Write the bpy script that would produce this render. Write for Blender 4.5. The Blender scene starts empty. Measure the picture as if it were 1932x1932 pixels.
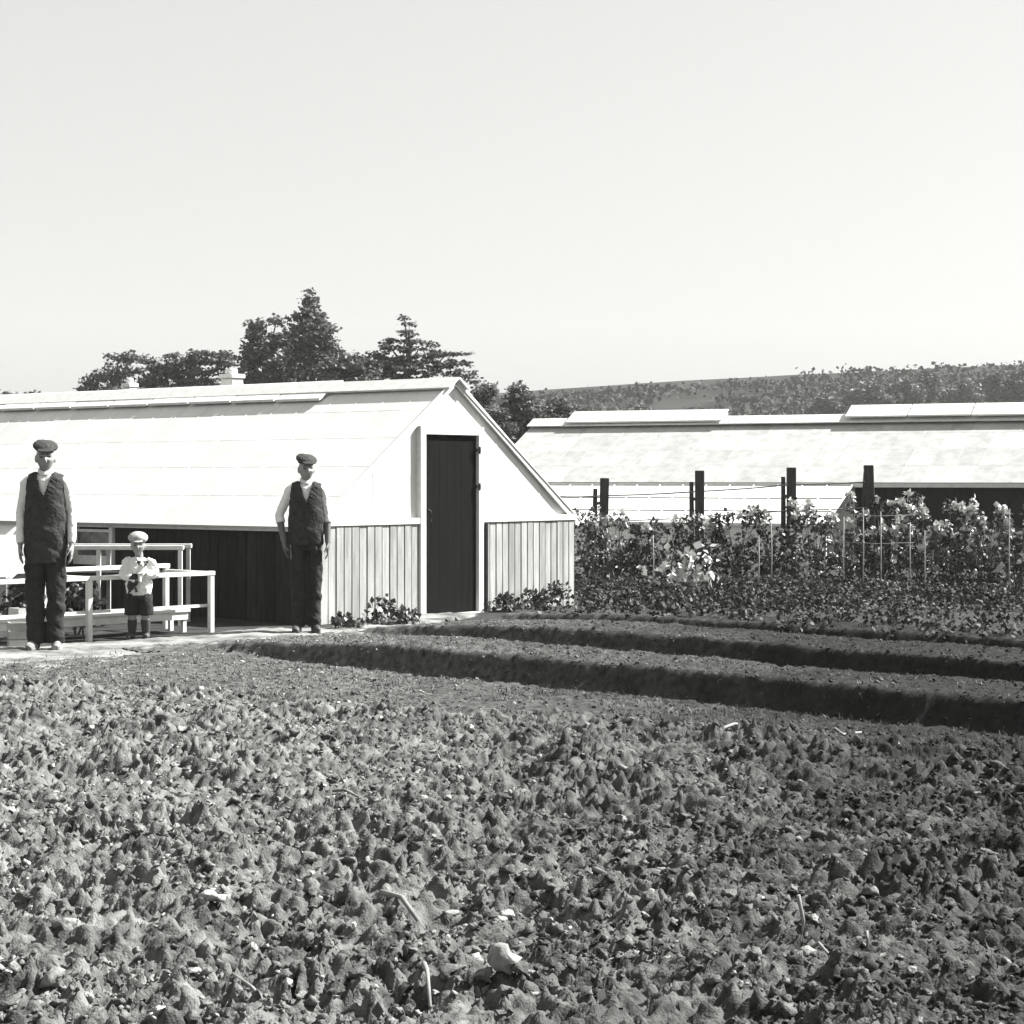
import bpy, bmesh, math, random
import numpy as np
from mathutils import Vector, Matrix, noise as mnoise

random.seed(7)
RNG = np.random.default_rng(11)
C = bpy.context.scene.collection
R = math.radians
F = 3800.0      # focal length in 1932-wide picture units
CAMZ = 1.45
HOR = 903.0

def at(px, py, Y):
    return Vector(((px-966)*Y/F, Y, CAMZ+(HOR-py)*Y/F))
def gnd(px, py):
    Y = CAMZ*F/(py-HOR)
    return Vector(((px-966)*Y/F, Y, 0))

# ------------------------------------------------------------------ materials
TINT = (1.0, 1.0, 0.968)
def g(v): return (v*TINT[0], v*TINT[1], v*TINT[2], 1)

def mat(name, lo, hi=None, scale=8.0, rough=.85, bump=0.0, bscale=60.0, island=0.0, spec=.25, detail=6.0, trans=0.0, stretch=None, spark=0.0, lo_pos=.35, hi_pos=.65):
    m = bpy.data.materials.new(name); m.use_nodes = True
    nt = m.node_tree; N = nt.nodes; L = nt.links
    b = N['Principled BSDF']
    b.inputs['Roughness'].default_value = rough
    b.inputs['Specular IOR Level'].default_value = spec
    hi = lo if hi is None else hi
    tc = N.new('ShaderNodeTexCoord')
    src = tc.outputs['Object']
    if stretch:
        mp = N.new('ShaderNodeMapping'); mp.inputs['Scale'].default_value = stretch
        L.new(src, mp.inputs['Vector']); src = mp.outputs['Vector']
    nz = N.new('ShaderNodeTexNoise'); nz.inputs['Scale'].default_value = scale; nz.inputs['Detail'].default_value = detail
    nz.inputs['Roughness'].default_value = .62
    L.new(src, nz.inputs['Vector'])
    rp = N.new('ShaderNodeValToRGB')
    rp.color_ramp.elements[0].color = g(lo); rp.color_ramp.elements[1].color = g(hi)
    rp.color_ramp.elements[0].position = lo_pos; rp.color_ramp.elements[1].position = hi_pos
    L.new(nz.outputs['Fac'], rp.inputs['Fac'])
    col = rp.outputs['Color']
    if island:
        ge = N.new('ShaderNodeNewGeometry')
        mr = N.new('ShaderNodeMapRange'); mr.inputs['To Min'].default_value = 1-island; mr.inputs['To Max'].default_value = 1+island
        L.new(ge.outputs['Random Per Island'], mr.inputs['Value'])
        if spark:      # a few much paler pieces
            pw = N.new('ShaderNodeMath'); pw.operation = 'POWER'; pw.inputs[1].default_value = 9
            L.new(ge.outputs['Random Per Island'], pw.inputs[0])
            ad = N.new('ShaderNodeMath'); ad.operation = 'MULTIPLY_ADD'; ad.inputs[1].default_value = spark
            L.new(pw.outputs[0], ad.inputs[0]); L.new(mr.outputs['Result'], ad.inputs[2]); mr = ad
        mx = N.new('ShaderNodeVectorMath'); mx.operation = 'MULTIPLY'
        L.new(col, mx.inputs[0]); L.new(mr.outputs[0], mx.inputs[1])
        col = mx.outputs['Vector']
    L.new(col, b.inputs['Base Color'])
    if bump:
        n2 = N.new('ShaderNodeTexNoise'); n2.inputs['Scale'].default_value = bscale; n2.inputs['Detail'].default_value = 5
        L.new(src, n2.inputs['Vector'])
        bp = N.new('ShaderNodeBump'); bp.inputs['Strength'].default_value = bump; bp.inputs['Distance'].default_value = .02
        L.new(n2.outputs['Fac'], bp.inputs['Height']); L.new(bp.outputs['Normal'], b.inputs['Normal'])
    if trans:
        tr = N.new('ShaderNodeBsdfTranslucent'); L.new(col, tr.inputs['Color'])
        ms = N.new('ShaderNodeMixShader'); ms.inputs['Fac'].default_value = trans
        L.new(b.outputs['BSDF'], ms.inputs[1]); L.new(tr.outputs['BSDF'], ms.inputs[2])
        L.new(ms.outputs['Shader'], N['Material Output'].inputs['Surface'])
    return m

def soil_mat(name, dry, damp, sc=14.0, spark=0.0):
    """earth: dry pale crust broken by damper dark soil; wetter towards the low side of the garden"""
    m = mat(name, damp*.8, dry, scale=sc, rough=.95, bump=.5, bscale=120, spec=.1, lo_pos=.3, hi_pos=.7, island=.25, spark=spark)
    nt = m.node_tree; N = nt.nodes; L = nt.links
    b = N['Principled BSDF']
    link = b.inputs['Base Color'].links[0]; src = link.from_socket
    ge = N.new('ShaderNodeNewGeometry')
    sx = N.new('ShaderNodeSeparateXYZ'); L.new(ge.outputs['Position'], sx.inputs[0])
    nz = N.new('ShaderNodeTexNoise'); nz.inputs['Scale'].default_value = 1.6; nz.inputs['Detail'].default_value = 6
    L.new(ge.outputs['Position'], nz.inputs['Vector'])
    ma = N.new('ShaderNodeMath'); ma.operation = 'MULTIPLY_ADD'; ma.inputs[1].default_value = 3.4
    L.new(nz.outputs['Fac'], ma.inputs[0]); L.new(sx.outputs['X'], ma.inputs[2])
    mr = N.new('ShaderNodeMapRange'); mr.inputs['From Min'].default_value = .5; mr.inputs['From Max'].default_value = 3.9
    mr.inputs['To Min'].default_value = 1.0; mr.inputs['To Max'].default_value = RIGHT_TONE
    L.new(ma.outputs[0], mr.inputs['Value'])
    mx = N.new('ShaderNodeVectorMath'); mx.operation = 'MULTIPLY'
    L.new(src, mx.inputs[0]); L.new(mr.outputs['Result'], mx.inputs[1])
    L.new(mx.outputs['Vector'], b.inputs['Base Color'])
    return m
RIGHT_TONE = .20  # how dark the earth colour gets at the right side

M = {}
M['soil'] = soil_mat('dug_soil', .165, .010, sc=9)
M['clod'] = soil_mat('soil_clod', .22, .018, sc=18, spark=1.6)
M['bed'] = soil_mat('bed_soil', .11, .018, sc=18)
M['path'] = mat('trodden_path', .065, .25, scale=2.6, bump=.4, bscale=50, rough=.95, spec=.1)
M['ground'] = mat('garden_ground', .018, .04, scale=3, bump=.6, bscale=30, rough=.95, spec=.1)
M['hill'] = mat('hill_pasture', .008, .030, scale=.12, rough=.95, spec=.05, detail=9)
M['whitewash'] = mat('whitewashed_glass', .53, .61, scale=2.6, rough=.45, island=.05, spec=.3, stretch=(1,1,.5))
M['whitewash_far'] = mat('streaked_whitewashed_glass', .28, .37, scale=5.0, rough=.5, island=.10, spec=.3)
M['paint'] = mat('white_paint', .50, .60, scale=12, rough=.55, bump=.1, bscale=80)
M['board'] = mat('weathered_board', .20, .33, scale=3, rough=.8, island=.16, bump=.25, bscale=60, stretch=(6,6,.6))
M['tar'] = mat('tarred_board', .012, .021, scale=5, rough=.8, island=.3, bump=.3, bscale=40, spec=.15, stretch=(5,5,.8))
M['door'] = mat('dark_door_paint', .0045, .007, scale=4, rough=.9, spec=.04, stretch=(5,5,.6))
M['iron'] = mat('iron', .03, .05, scale=20, rough=.6)
M['pane'] = mat('grey_pane', .06, .20, scale=7, rough=.3, spec=.5)
M['post'] = mat('old_fence_timber', .02, .05, scale=10, rough=.9, bump=.4, bscale=60, stretch=(4,4,.5))
M['wire'] = mat('fence_wire', .12, .16, scale=10, rough=.6)
M['stake'] = mat('pale_stake', .2, .3, scale=10, rough=.8)
M['leaf'] = mat('garden_leaf', .016, .055, scale=9, rough=.5, island=.7, spark=9, spec=.5, trans=.15)
M['leaf_mid'] = mat('crop_leaf', .010, .034, scale=7, rough=.7, island=.7, spark=3.5, spec=.2, trans=.12)
M['leaf_pale'] = mat('pale_leaf', .28, .48, scale=9, rough=.5, island=.3, spec=.4, trans=.15)
M['leaf_dark'] = mat('dark_leaf', .015, .035, scale=9, rough=.5, island=.4, spec=.4, trans=.1)
M['petal'] = mat('white_petal', .40, .55, scale=9, rough=.6, trans=.15)
M['grass'] = mat('short_grass', .05, .11, scale=4, rough=.7, island=.5, spec=.3, trans=.15)
M['stem'] = mat('plant_stem', .07, .15, scale=10)
M['tree'] = mat('tree_foliage', .070, .105, scale=.6, rough=.7, island=.5, spec=.3, trans=.2)
M['tree_soft'] = mat('feathery_foliage', .085, .12, scale=.6, rough=.7, island=.5, spec=.3, trans=.2)
M['scrub'] = mat('hillside_scrub_leaf', .012, .026, scale=.3, rough=.8, island=.3, spec=.2)
M['bark'] = mat('bark', .06, .12, scale=8, rough=.9, bump=.5)
M['skin'] = mat('skin', .19, .24, scale=12, rough=.55, spec=.35)
M['tan'] = mat('tanned_skin', .08, .11, scale=12, rough=.55, spec=.35)  # darker skin tone for the bared forearms and hands
M['feature'] = mat('dark_facial_feature', .03, .04, rough=.5)
M['lip'] = mat('lip', .17, .2, rough=.5)
M['hair'] = mat('dark_hair', .03, .05, scale=60, rough=.6)
M['fairhair'] = mat('fair_hair', .25, .35, scale=60, rough=.6)
M['shirt'] = mat('white_shirt_cloth', .58, .68, scale=14, rough=.9, bump=.25, bscale=35)
M['vest'] = mat('dark_wool', .028, .045, scale=18, rough=.95, bump=.5, bscale=45, spec=.1)
M['vest2'] = mat('black_waistcoat_cloth', .022, .040, scale=18, rough=.95, bump=.5, bscale=45, spec=.1)
M['trouser'] = mat('dark_trouser_cloth', .018, .030, scale=14, rough=.95, bump=.5, bscale=40, spec=.1)
M['apron'] = mat('dark_apron_cloth', .018, .030, scale=9, rough=.95, bump=.4, bscale=25, spec=.1)
M['cap'] = mat('tweed_cap', .025, .055, scale=60, rough=.95, bump=.3, bscale=120, spec=.1)
M['cap_pale'] = mat('pale_tweed_cap', .2, .42, scale=50, rough=.95, bump=.3, bscale=120, spec=.1)
M['boot'] = mat('dusty_boot_leather', .02, .06, scale=16, rough=.6, spec=.3)
M['boot_dusty'] = mat('pale_dusty_boot', .06, .30, scale=13, rough=.8, spec=.2)
M['sock'] = mat('dark_sock', .03, .05, scale=40, rough=.95)
M['fur_black'] = mat('black_fur', .02, .04, scale=60, rough=.8, bump=.3, bscale=150)
M['fur_white'] = mat('white_fur', .6, .75, scale=60, rough=.9, bump=.3, bscale=150)
M['pot'] = mat('dark_basket', .03, .07, scale=30, rough=.9)
M['crate'] = mat('pale_crate_wood', .26, .38, scale=6, rough=.8, island=.12)
M['twig'] = mat('bleached_twig', .13, .2, scale=20, rough=.8)
M['stone'] = mat('pale_stone', .13, .21, scale=20, rough=.9, bump=.4)
M['litter'] = mat('dry_litter', .05, .13, scale=10, rough=.8, island=.5, trans=.1)

# ------------------------------------------------------------------ helpers
def tag(o, label=None, cat=None, group=None, kind=None):
    if label: o['label'] = label
    if cat: o['category'] = cat
    if group: o['group'] = group
    if kind: o['kind'] = kind
    return o
def empty(name, loc, rz=0.0, label=None, cat=None, group=None):
    o = bpy.data.objects.new(name, None); C.objects.link(o)
    o.location = loc; o.rotation_euler = (0, 0, rz); o.empty_display_size = .2
    return tag(o, label, cat, group)
def link_mesh(name, me, m, parent=None, smooth=False):
    o = bpy.data.objects.new(name, me); C.objects.link(o)
    for x in (m if isinstance(m, (list, tuple)) else [m]): me.materials.append(x)
    if parent: o.parent = parent
    if smooth: me.polygons.foreach_set('use_smooth', [True]*len(me.polygons))
    return o
def np_mesh(name, V, Fc):
    """fast mesh from numpy: V (n,3), Fc (m,k) all k-gons"""
    me = bpy.data.meshes.new(name)
    V = np.asarray(V, dtype=np.float32); Fc = np.asarray(Fc, dtype=np.int32)
    k = Fc.shape[1]
    me.vertices.add(len(V)); me.vertices.foreach_set('co', V.ravel())
    me.loops.add(Fc.size); me.loops.foreach_set('vertex_index', Fc.ravel())
    me.polygons.add(len(Fc))
    me.polygons.foreach_set('loop_start', np.arange(0, Fc.size, k, dtype=np.int32))
    me.update(calc_edges=True); me.validate()
    return me

class MB:
    def __init__(s): s.v = []; s.f = []
    def poly(s, pts):
        n = len(s.v); s.v += [tuple(p) for p in pts]; s.f.append(tuple(range(n, n+len(pts))))
    def prism(s, pts, off):
        """closed prism: polygon pts pushed along vector off"""
        n = len(s.v); k = len(pts); off = Vector(off)
        s.v += [tuple(Vector(p)) for p in pts] + [tuple(Vector(p)+off) for p in pts]
        s.f.append(tuple(range(n+k-1, n-1, -1))); s.f.append(tuple(range(n+k, n+2*k)))
        for i in range(k):
            j = (i+1) % k; s.f.append((n+i, n+j, n+k+j, n+k+i))
    def box(s, x0, x1, y0, y1, z0, z1):
        s.prism([(x0, y0, z0), (x1, y0, z0), (x1, y1, z0), (x0, y1, z0)], (0, 0, z1-z0))
    def bar(s, p0, p1, w, h, up=(0, 0, 1)):
        p0 = Vector(p0); p1 = Vector(p1); t = (p1-p0).normalized(); up = Vector(up)
        a = t.cross(up)
        if a.length < 1e-4: a = t.cross(Vector((1, 0, 0)))
        a.normalize(); b = a.cross(t).normalized()
        c = [p0+a*(sx*w/2)+b*(sy*h/2) for sx, sy in ((-1, -1), (1, -1), (1, 1), (-1, 1))]
        s.prism(c, p1-p0)
    def tube(s, pts, rad, n=7):
        pts = [Vector(p) for p in pts]; base = len(s.v)
        if not isinstance(rad, (list, tuple)): rad = [rad]*len(pts)
        for i, p in enumerate(pts):
            t = (pts[min(i+1, len(pts)-1)]-pts[max(i-1, 0)]).normalized()
            a = t.cross(Vector((0, 0, 1)))
            if a.length < .05: a = t.cross(Vector((0, 1, 0)))
            a.normalize(); b = t.cross(a)
            for k in range(n):
                th = 2*math.pi*k/n
                s.v.append(tuple(p+a*(math.cos(th)*rad[i])+b*(math.sin(th)*rad[i])))
        for i in range(len(pts)-1):
            for k in range(n):
                q = base+i*n; s.f.append((q+k, q+(k+1) % n, q+n+(k+1) % n, q+n+k))
        s.f.append(tuple(range(base+n-1, base-1, -1)))
        e = base+(len(pts)-1)*n; s.f.append(tuple(range(e, e+n)))
    def build(s, name, m, parent=None, smooth=False, bevel=0):
        me = bpy.data.meshes.new(name); me.from_pydata(s.v, [], s.f); me.update()
        if bevel:
            bm = bmesh.new(); bm.from_mesh(me)
            bmesh.ops.recalc_face_normals(bm, faces=bm.faces)
            bmesh.ops.bevel(bm, geom=bm.edges[:], offset=bevel, segments=1, affect='EDGES')
            bm.to_mesh(me); bm.free()
        return link_mesh(name, me, m, parent, smooth)

# vectorised value noise -------------------------------------------------
_P = RNG.random((256, 256)).astype(np.float32)
def vnoise(x, y):
    xi = np.floor(x).astype(int); yi = np.floor(y).astype(int)
    fx = x-xi; fy = y-yi
    fx = fx*fx*(3-2*fx); fy = fy*fy*(3-2*fy)
    a = _P[xi & 255, yi & 255]; b = _P[(xi+1) & 255, yi & 255]; c = _P[xi & 255, (yi+1) & 255]; d = _P[(xi+1) & 255, (yi+1) & 255]
    return (a*(1-fx)+b*fx)*(1-fy)+(c*(1-fx)+d*fx)*fy
def fbm(x, y, o=4, gain=.5):
    t = 0; a = 1; s = 0
    for i in range(o):
        t = t+a*vnoise(x+i*17.3, y+i*9.1); s += a; a *= gain; x = x*2.03; y = y*2.03
    return t/s

# ------------------------------------------------------------------ garden frame for the raised beds
E1 = Vector((.698, -.716, 0)); E2 = Vector((.716, .698, 0))
def sstep(x, a, b):
    t = np.clip((x-a)/(b-a), 0, 1); return t*t*(3-2*t)
def soil_edge(x):          # far edge of the dug plot
    return 12.46-.577*x + .12*np.sin(x*2.1)
def height(x, y):
    x = np.asarray(x, dtype=float); y = np.asarray(y, dtype=float)
    p = .698*x-.716*y; q = .716*x+.698*y
    q = q+.10*(vnoise(p*1.3, q*1.3)-.5)+.14*(fbm(p*4.1, q*4.1, 3)-.5)
    h = .03*(fbm(x*1.2, y*1.2, 3)-.5)
    for q0, q1, p0, H in ((9.88, 11.05, -14.0, .18), (12.02, 13.25, -14.45, .18), (14.05, 15.1, -15.2, .14)):
        h = h+H*sstep(q, q0, q0+.13)*(1-sstep(q, q1-.25, q1+.1))*np.sqrt(np.clip((p-p0)/2.4, 0, 1))
    d = soil_edge(x)-y
    h = h+sstep(d, -.1, .5)*(.05*(fbm(x*3.1, y*3.1, 3)-.45))
    return h

# ------------------------------------------------------------------ ground sheets
def ground_grid(name, xs, ys, zf, m, keep=None, parent=None, kind='structure', smooth=True):
    X, Y = np.meshgrid(xs, ys)
    Z = zf(X, Y)
    nx, ny = len(xs), len(ys)
    V = np.stack([X.ravel(), Y.ravel(), Z.ravel()], 1)
    idx = np.arange(nx*ny).reshape(ny, nx)
    Q = np.stack([idx[:-1, :-1], idx[:-1, 1:], idx[1:, 1:], idx[1:, :-1]], -1).reshape(-1, 4)
    if keep is not None:
        ctr = V[Q].mean(1); Q = Q[keep(ctr[:, 0], ctr[:, 1])]
        used = np.unique(Q); mp = -np.ones(len(V), int); mp[used] = np.arange(len(used)); V = V[used]; Q = mp[Q]
    o = link_mesh(name, np_mesh(name, V, Q), m, parent, smooth)
    if kind: o['kind'] = kind
    return o

far = sorted(set(list(np.linspace(-440, -20, 20))+list(np.linspace(-20, 24, 221))+list(np.linspace(24, 440, 20))))
fary = sorted(set(list(np.linspace(-60, 2, 8))+list(np.linspace(2, 40, 191))+list(np.linspace(40, 500, 24))))
def ground_z(x, y):
    near = (np.abs(x) < 20) & (y > 2) & (y < 40)
    z = np.where(near, height(x, y), 0.0)
    inside = (y < soil_edge(x)+.3) & (np.abs(x) < .33*y+.7) & (y > 3.2)
    q = .716*x+.698*y; p = .698*x-.716*y
    inside = inside | ((q > 9.3) & (q < 15.4) & (p > -14.4-.4*(q > 11.7)) & (p < -1) & near) | (near & (y > soil_edge(x)-.2) & (q < 10) & (p > -13.4))
    return np.where(inside, -.12, z)-.012
ground_grid('ground', far, fary, ground_z, M['ground'])

_CX = RNG.random((256, 256)).astype(np.float32); _CY = RNG.random((256, 256)).astype(np.float32)
_TX = RNG.normal(size=(256, 256)).astype(np.float32); _TY = RNG.normal(size=(256, 256)).astype(np.float32)
def facets(x, y, cell):
    """broken earth: every cell is a tilted lump with a rounded edge and a crack round it"""
    x = x/cell; y = y/cell
    xi = np.floor(x).astype(int); yi = np.floor(y).astype(int)
    d1 = np.full(x.shape, 9.); d2 = np.full(x.shape, 9.); h = np.zeros(x.shape)
    for i in (-1, 0, 1):
        for j in (-1, 0, 1):
            a = (xi+i) & 255; b = (yi+j) & 255
            dx = xi+i+_CX[a, b]-x; dy = yi+j+_CY[a, b]-y
            d = np.hypot(dx, dy)
            hh = (_P[a, b]-.5)*1.1-_TX[a, b]*.55*dx-_TY[a, b]*.55*dy
            nearer = d < d1
            d2 = np.where(nearer, d1, np.minimum(d2, d)); h = np.where(nearer, hh, h); d1 = np.minimum(d1, d)
    return h-.55*(1-np.clip((d2-d1)/.35, 0, 1))**2, d2-d1
def soil_z(x, y):
    x = np.asarray(x, float); y = np.asarray(y, float)
    d = soil_edge(x)-y
    k = sstep(d, -.45, .6)
    wx = x+.05*(vnoise(x*14, y*14)-.5); wy = y+.05*(vnoise(x*14+40, y*14+7)-.5)
    def bil(f, ox, rot):
        c_, s_ = math.cos(rot), math.sin(rot)
        return np.abs(2*vnoise((wx*c_-wy*s_)*f+ox, (wx*s_+wy*c_)*f+ox*.7)-1)
    b1 = bil(9, 3.1, .5); b2 = bil(18, 11.7, 1.2); b3 = bil(33, 5.3, 2.1); b4 = bil(58, 1.3, .9)
    f1, _ = facets(wx, wy, .055)
    f3 = fbm(x*60, y*60, 2)-.5
    big = fbm(x*2.9+9, y*2.9+4, 2)-.5
    amp = .35+1.3*vnoise(x*2.3+5, y*2.3+2)
    return height(x, y)-.012-.04*(1-sstep(d, -.6, -.3))+k*(.15*big+amp*(.036*b1+.038*b2+.028*b3)+.018*b4+.020*f1*amp+.024*f3)
xs = np.arange(-6.2, 6.2, .011); ys = np.concatenate([np.arange(3.2, 8.5, .0105), np.arange(8.5, 16.5, .018)])
ground_grid('dug_soil', xs, ys, soil_z, M['soil'], keep=lambda x, y: (y < soil_edge(x)+.6) & (np.abs(x) < .33*y+.9), smooth=True)

# bed tops: finer earth sheet
def bed_keep(x, y):
    p = .698*x-.716*y; q = .716*x+.698*y
    return ((p > -13.9) & (q < 9.9) & (y > soil_edge(x)-.4)) | (p > -14.6) & (((q > 9.5) & (p > -14.5) & (q < 11.8)) | ((q > 11.7) & (q < 13.9) & (p > -14.9)) | ((q > 13.8) & (q < 15.4) & (p > -15)))
def bed_z(x, y):
    return height(x, y)+.016+.045*(fbm(x*24, y*24, 3)-.5)-.14*(1-sstep(y-soil_edge(x), -.4, .05))
xs = np.arange(-5, 8, .028); ys = np.arange(7, 22, .032)
ground_grid('garden_bed', xs, ys, bed_z, M['bed'], keep=bed_keep)

# trodden path
near_edge = [(-200, 1300), (0, 1274), (150, 1262), (300, 1244), (440, 1222), (560, 1210), (640, 1204), (740, 1193), (800, 1178), (905, 1161)]
far_edge = [(-200, 1232), (0, 1222), (150, 1212), (300, 1202), (400, 1193), (520, 1187), (620, 1183), (700, 1178), (770, 1166), (800, 1158)]
V = []; Q = []
na = 150; nb = 22
def along(e, t):
    k = t*(len(e)-1); i = min(int(k), len(e)-2); f = k-i
    a = gnd(*e[i]); b = gnd(*e[i+1]); return a.lerp(b, f)
for i in range(na):
    a = along(near_edge, i/(na-1)); b = along(far_edge, i/(na-1))
    for j in range(nb):
        t = j/(nb-1); p = a.lerp(b, t)
        p += Vector((0, (random.uniform(-.22, .22) if j in (0, nb-1) else random.uniform(-.04, .04)), 0))
        z = float(height(p.x, p.y))+.010+.05*(float(fbm(np.array(p.x*5), np.array(p.y*5), 3))-.5)-.05*(j in (0, nb-1))
        V.append((p.x, p.y, z))
for i in range(na-1):
    for j in range(nb-1):
        k = i*nb+j; Q.append((k, k+nb, k+nb+1, k+1))
o = link_mesh('path', np_mesh('path', V, Q), M['path'], None, True); o['kind'] = 'structure'

# ------------------------------------------------------------------ stuff: clods, litter, grass
def ico(sub=2):
    bm = bmesh.new(); bmesh.ops.create_icosphere(bm, subdivisions=sub, radius=1)
    v = np.array([x.co[:] for x in bm.verts]); f = np.array([[y.index for y in x.verts] for x in bm.faces]); bm.free(); return v, f
def scatter(name, protos, pts, scl, m, face, squash=(1, 1, 1), tilt=None, smooth=False):
    """one mesh made of many small pieces"""
    VV = []; FF = []; off = 0
    for i in range(len(pts)):
        v = protos[RNG.integers(len(protos))]
        a = RNG.random()*6.283; b = (RNG.random()-.5)*(tilt or 6.283); c = (RNG.random()-.5)*(tilt or 6.283)
        ca, sa, cb, sb, cc, sc_ = math.cos(a), math.sin(a), math.cos(b), math.sin(b), math.cos(c), math.sin(c)
        Rz = np.array([[ca, -sa, 0], [sa, ca, 0], [0, 0, 1]]); Rx = np.array([[1, 0, 0], [0, cb, -sb], [0, sb, cb]]); Ry = np.array([[cc, 0, sc_], [0, 1, 0], [-sc_, 0, cc]])
        w = (v*scl[i])@(Rz@Rx@Ry).T*np.array(squash)+pts[i]
        VV.append(w); FF.append(face+off); off += len(v)
    return link_mesh(name, np_mesh(name, np.concatenate(VV), np.concatenate(FF)), m, None, smooth)

iv, ifc = ico(2)
protos = []
for k in range(22):
    v = iv.copy()
    for j in range(5):
        d = RNG.normal(size=3); d /= np.linalg.norm(d)
        cut = .2+.45*RNG.random()
        t = v@d; v = v-np.outer(np.maximum(t-cut, 0), d)*.9
    v *= (1+.95*(RNG.random((len(v), 1))-.5)); v *= np.array([1, .75+.4*RNG.random(), .6+.35*RNG.random()])
    protos.append(v)
def soil_points(n, ymin=4.3, ymax=16.5, pw=1.0, wid=.30):
    P = []
    while len(P) < n:
        y = ymin+(ymax-ymin)*RNG.random()**pw; x = (RNG.random()*2-1)*(wid*y+.5)
        if y < soil_edge(x)+.3: P.append((x, y))
    P = np.array(P); z = soil_z(P[:, 0], P[:, 1]); return np.column_stack([P, z])
pts = soil_points(34000, pw=1.35)
keep_ = vnoise(pts[:, 0]*2.6, pts[:, 1]*2.6)+.5*vnoise(pts[:, 0]*9, pts[:, 1]*9) > .42+.35*RNG.random(len(pts))
pts = pts[keep_]
s = np.exp(RNG.normal(math.log(.0085), .62, len(pts))); s = np.clip(s, .004, .038)
pts[:, 2] += s*.3
P = []
while len(P) < 8500:
    x = RNG.uniform(-4.6, 5.5); y = RNG.uniform(8.5, 19)
    p = .698*x-.716*y; q = .716*x+.698*y
    if abs(x) > .3*y+.3 or p < -13.7: continue
    if (y > soil_edge(x) and q < 9.9) or 9.86 < q < 11.0 or 12.0 < q < 13.2: P.append((x, y))
P = np.array(P); pts = np.concatenate([pts, np.column_stack([P, bed_z(P[:, 0], P[:, 1])])])
s = np.concatenate([s, np.clip(np.exp(RNG.normal(math.log(.0075), .5, len(P))), .003, .02)])
tag(scatter('soil_clods', protos, pts, s, M['clod'], ifc, squash=(1, 1, .72), smooth=True), 'rough broken clods of earth covering the dug plot', 'soil', kind='stuff')

FL = [np.array([[0, 0, 0], [-w_, .45, b_*.5], [0, .5, b_*.2], [.1*w_, 1, -b_], [w_*.8, .55, b_*.6]])-np.array([0, .4, 0]) for w_, b_ in zip(RNG.uniform(.25, .6, 14), RNG.uniform(-.7, .7, 14))]
FLF = np.array([[0, 2, 1], [1, 2, 3], [0, 4, 2], [2, 4, 3]])
pts = soil_points(3000, pw=1.35); s = np.clip(np.exp(RNG.normal(math.log(.018), .45, len(pts))), .008, .045); pts[:, 2] += s*.15
tag(scatter('soil_flakes', FL, pts, s, M['clod'], FLF), 'thin curled crusts of dry earth standing among the clods', 'soil', kind='stuff')

def leaf_proto(n=1, w=.45, bend=.3):
    # a creased leaf of two quads, length 1
    return np.array([[0, 0, 0], [-w, .45, bend*.5], [0, .5, 0], [0, 1, -bend], [w, .45, bend*.5]])
LEAF = np.array([[0, 2, 1], [1, 2, 3], [0, 4, 2], [2, 4, 3]])
lp = [leaf_proto(w=.2+.2*RNG.random(), bend=.6*(RNG.random()-.3)) for _ in range(10)]
pts = soil_points(1500, pw=1.3); pts[:, 2] += .012
s = RNG.uniform(.014, .05, len(pts))
tag(scatter('dry_litter', lp, pts, s, M['litter'], LEAF), 'bits of dry leaf and straw among the clods', 'litter', kind='stuff')

# grass: a verge between dug plot and first bed, bed tops, banks
def blade(lean): return np.array([[-.13, 0, 0], [.13, 0, 0], [.05, lean, .7], [-.05, lean, .7]])
BL = np.array([[0, 1, 2, 3]])
bp = [blade(RNG.uniform(-1.3, 1.3)) for _ in range(10)]
P = []
while len(P) < 30000:
    x = RNG.uniform(-4.5, 6); y = RNG.uniform(8, 19)
    p = .698*x-.716*y; q = .716*x+.698*y
    if abs(x) > .3*y+.4: continue
    d = y-soil_edge(x)
    n = vnoise(np.array(x*2.5), np.array(y*2.5))
    if d > -.25 and q < 9.95 and (p > -13.9+RNG.normal()*.2) and n > .25: P.append((x, y, 1.0)); continue
    if 10.0 < q < 11.1 and p > -13.3 and RNG.random() < .75: P.append((x, y, .9)); continue
    if 12.15 < q < 13.3 and p > -14.2 and RNG.random() < .75: P.append((x, y, .8)); continue
P = np.array(P); z = height(P[:, 0], P[:, 1])
pts = np.column_stack([P[:, :2], z+.008])
s = P[:, 2]*RNG.uniform(.012, .038, len(P))
tag(scatter('short_grass', bp, pts, s, M['grass'], BL, tilt=2.0), 'short thin grass on the verge and the raised beds', 'grass', kind='stuff')

# ------------------------------------------------------------------ leafy plants
def leaf_cloud(mb_v, mb_f, ctr, rad, n, size, flat=.6, shell=.5):
    """n creased leaves in an ellipsoid, appended to lists of arrays"""
    off = sum(len(a) for a in mb_v)
    d = RNG.normal(size=(n, 3)); d /= np.linalg.norm(d, axis=1)[:, None]
    r = shell+(1-shell)*RNG.random(n)**.5
    r *= np.where(RNG.random(n) < .25, RNG.random(n), 1)
    c = np.array(ctr)+d*r[:, None]*np.array(rad)
    for i in range(n):
        v = leaf_proto(w=.3+.2*RNG.random(), bend=.3*RNG.random())*size*RNG.uniform(.6, 1.4)
        a = RNG.random()*6.283; t = RNG.normal()*flat; u = RNG.normal()*flat
        ca, sa, ct, st, cu, su = math.cos(a), math.sin(a), math.cos(t), math.sin(t), math.cos(u), math.sin(u)
        Rm = np.array([[ca, -sa, 0], [sa, ca, 0], [0, 0, 1]])@np.array([[1, 0, 0], [0, ct, -st], [0, st, ct]])@np.array([[cu, 0, su], [0, 1, 0], [-su, 0, cu]])
        mb_v.append(v@Rm.T+c[i]); mb_f.append(LEAF+off); off += 5
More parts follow.
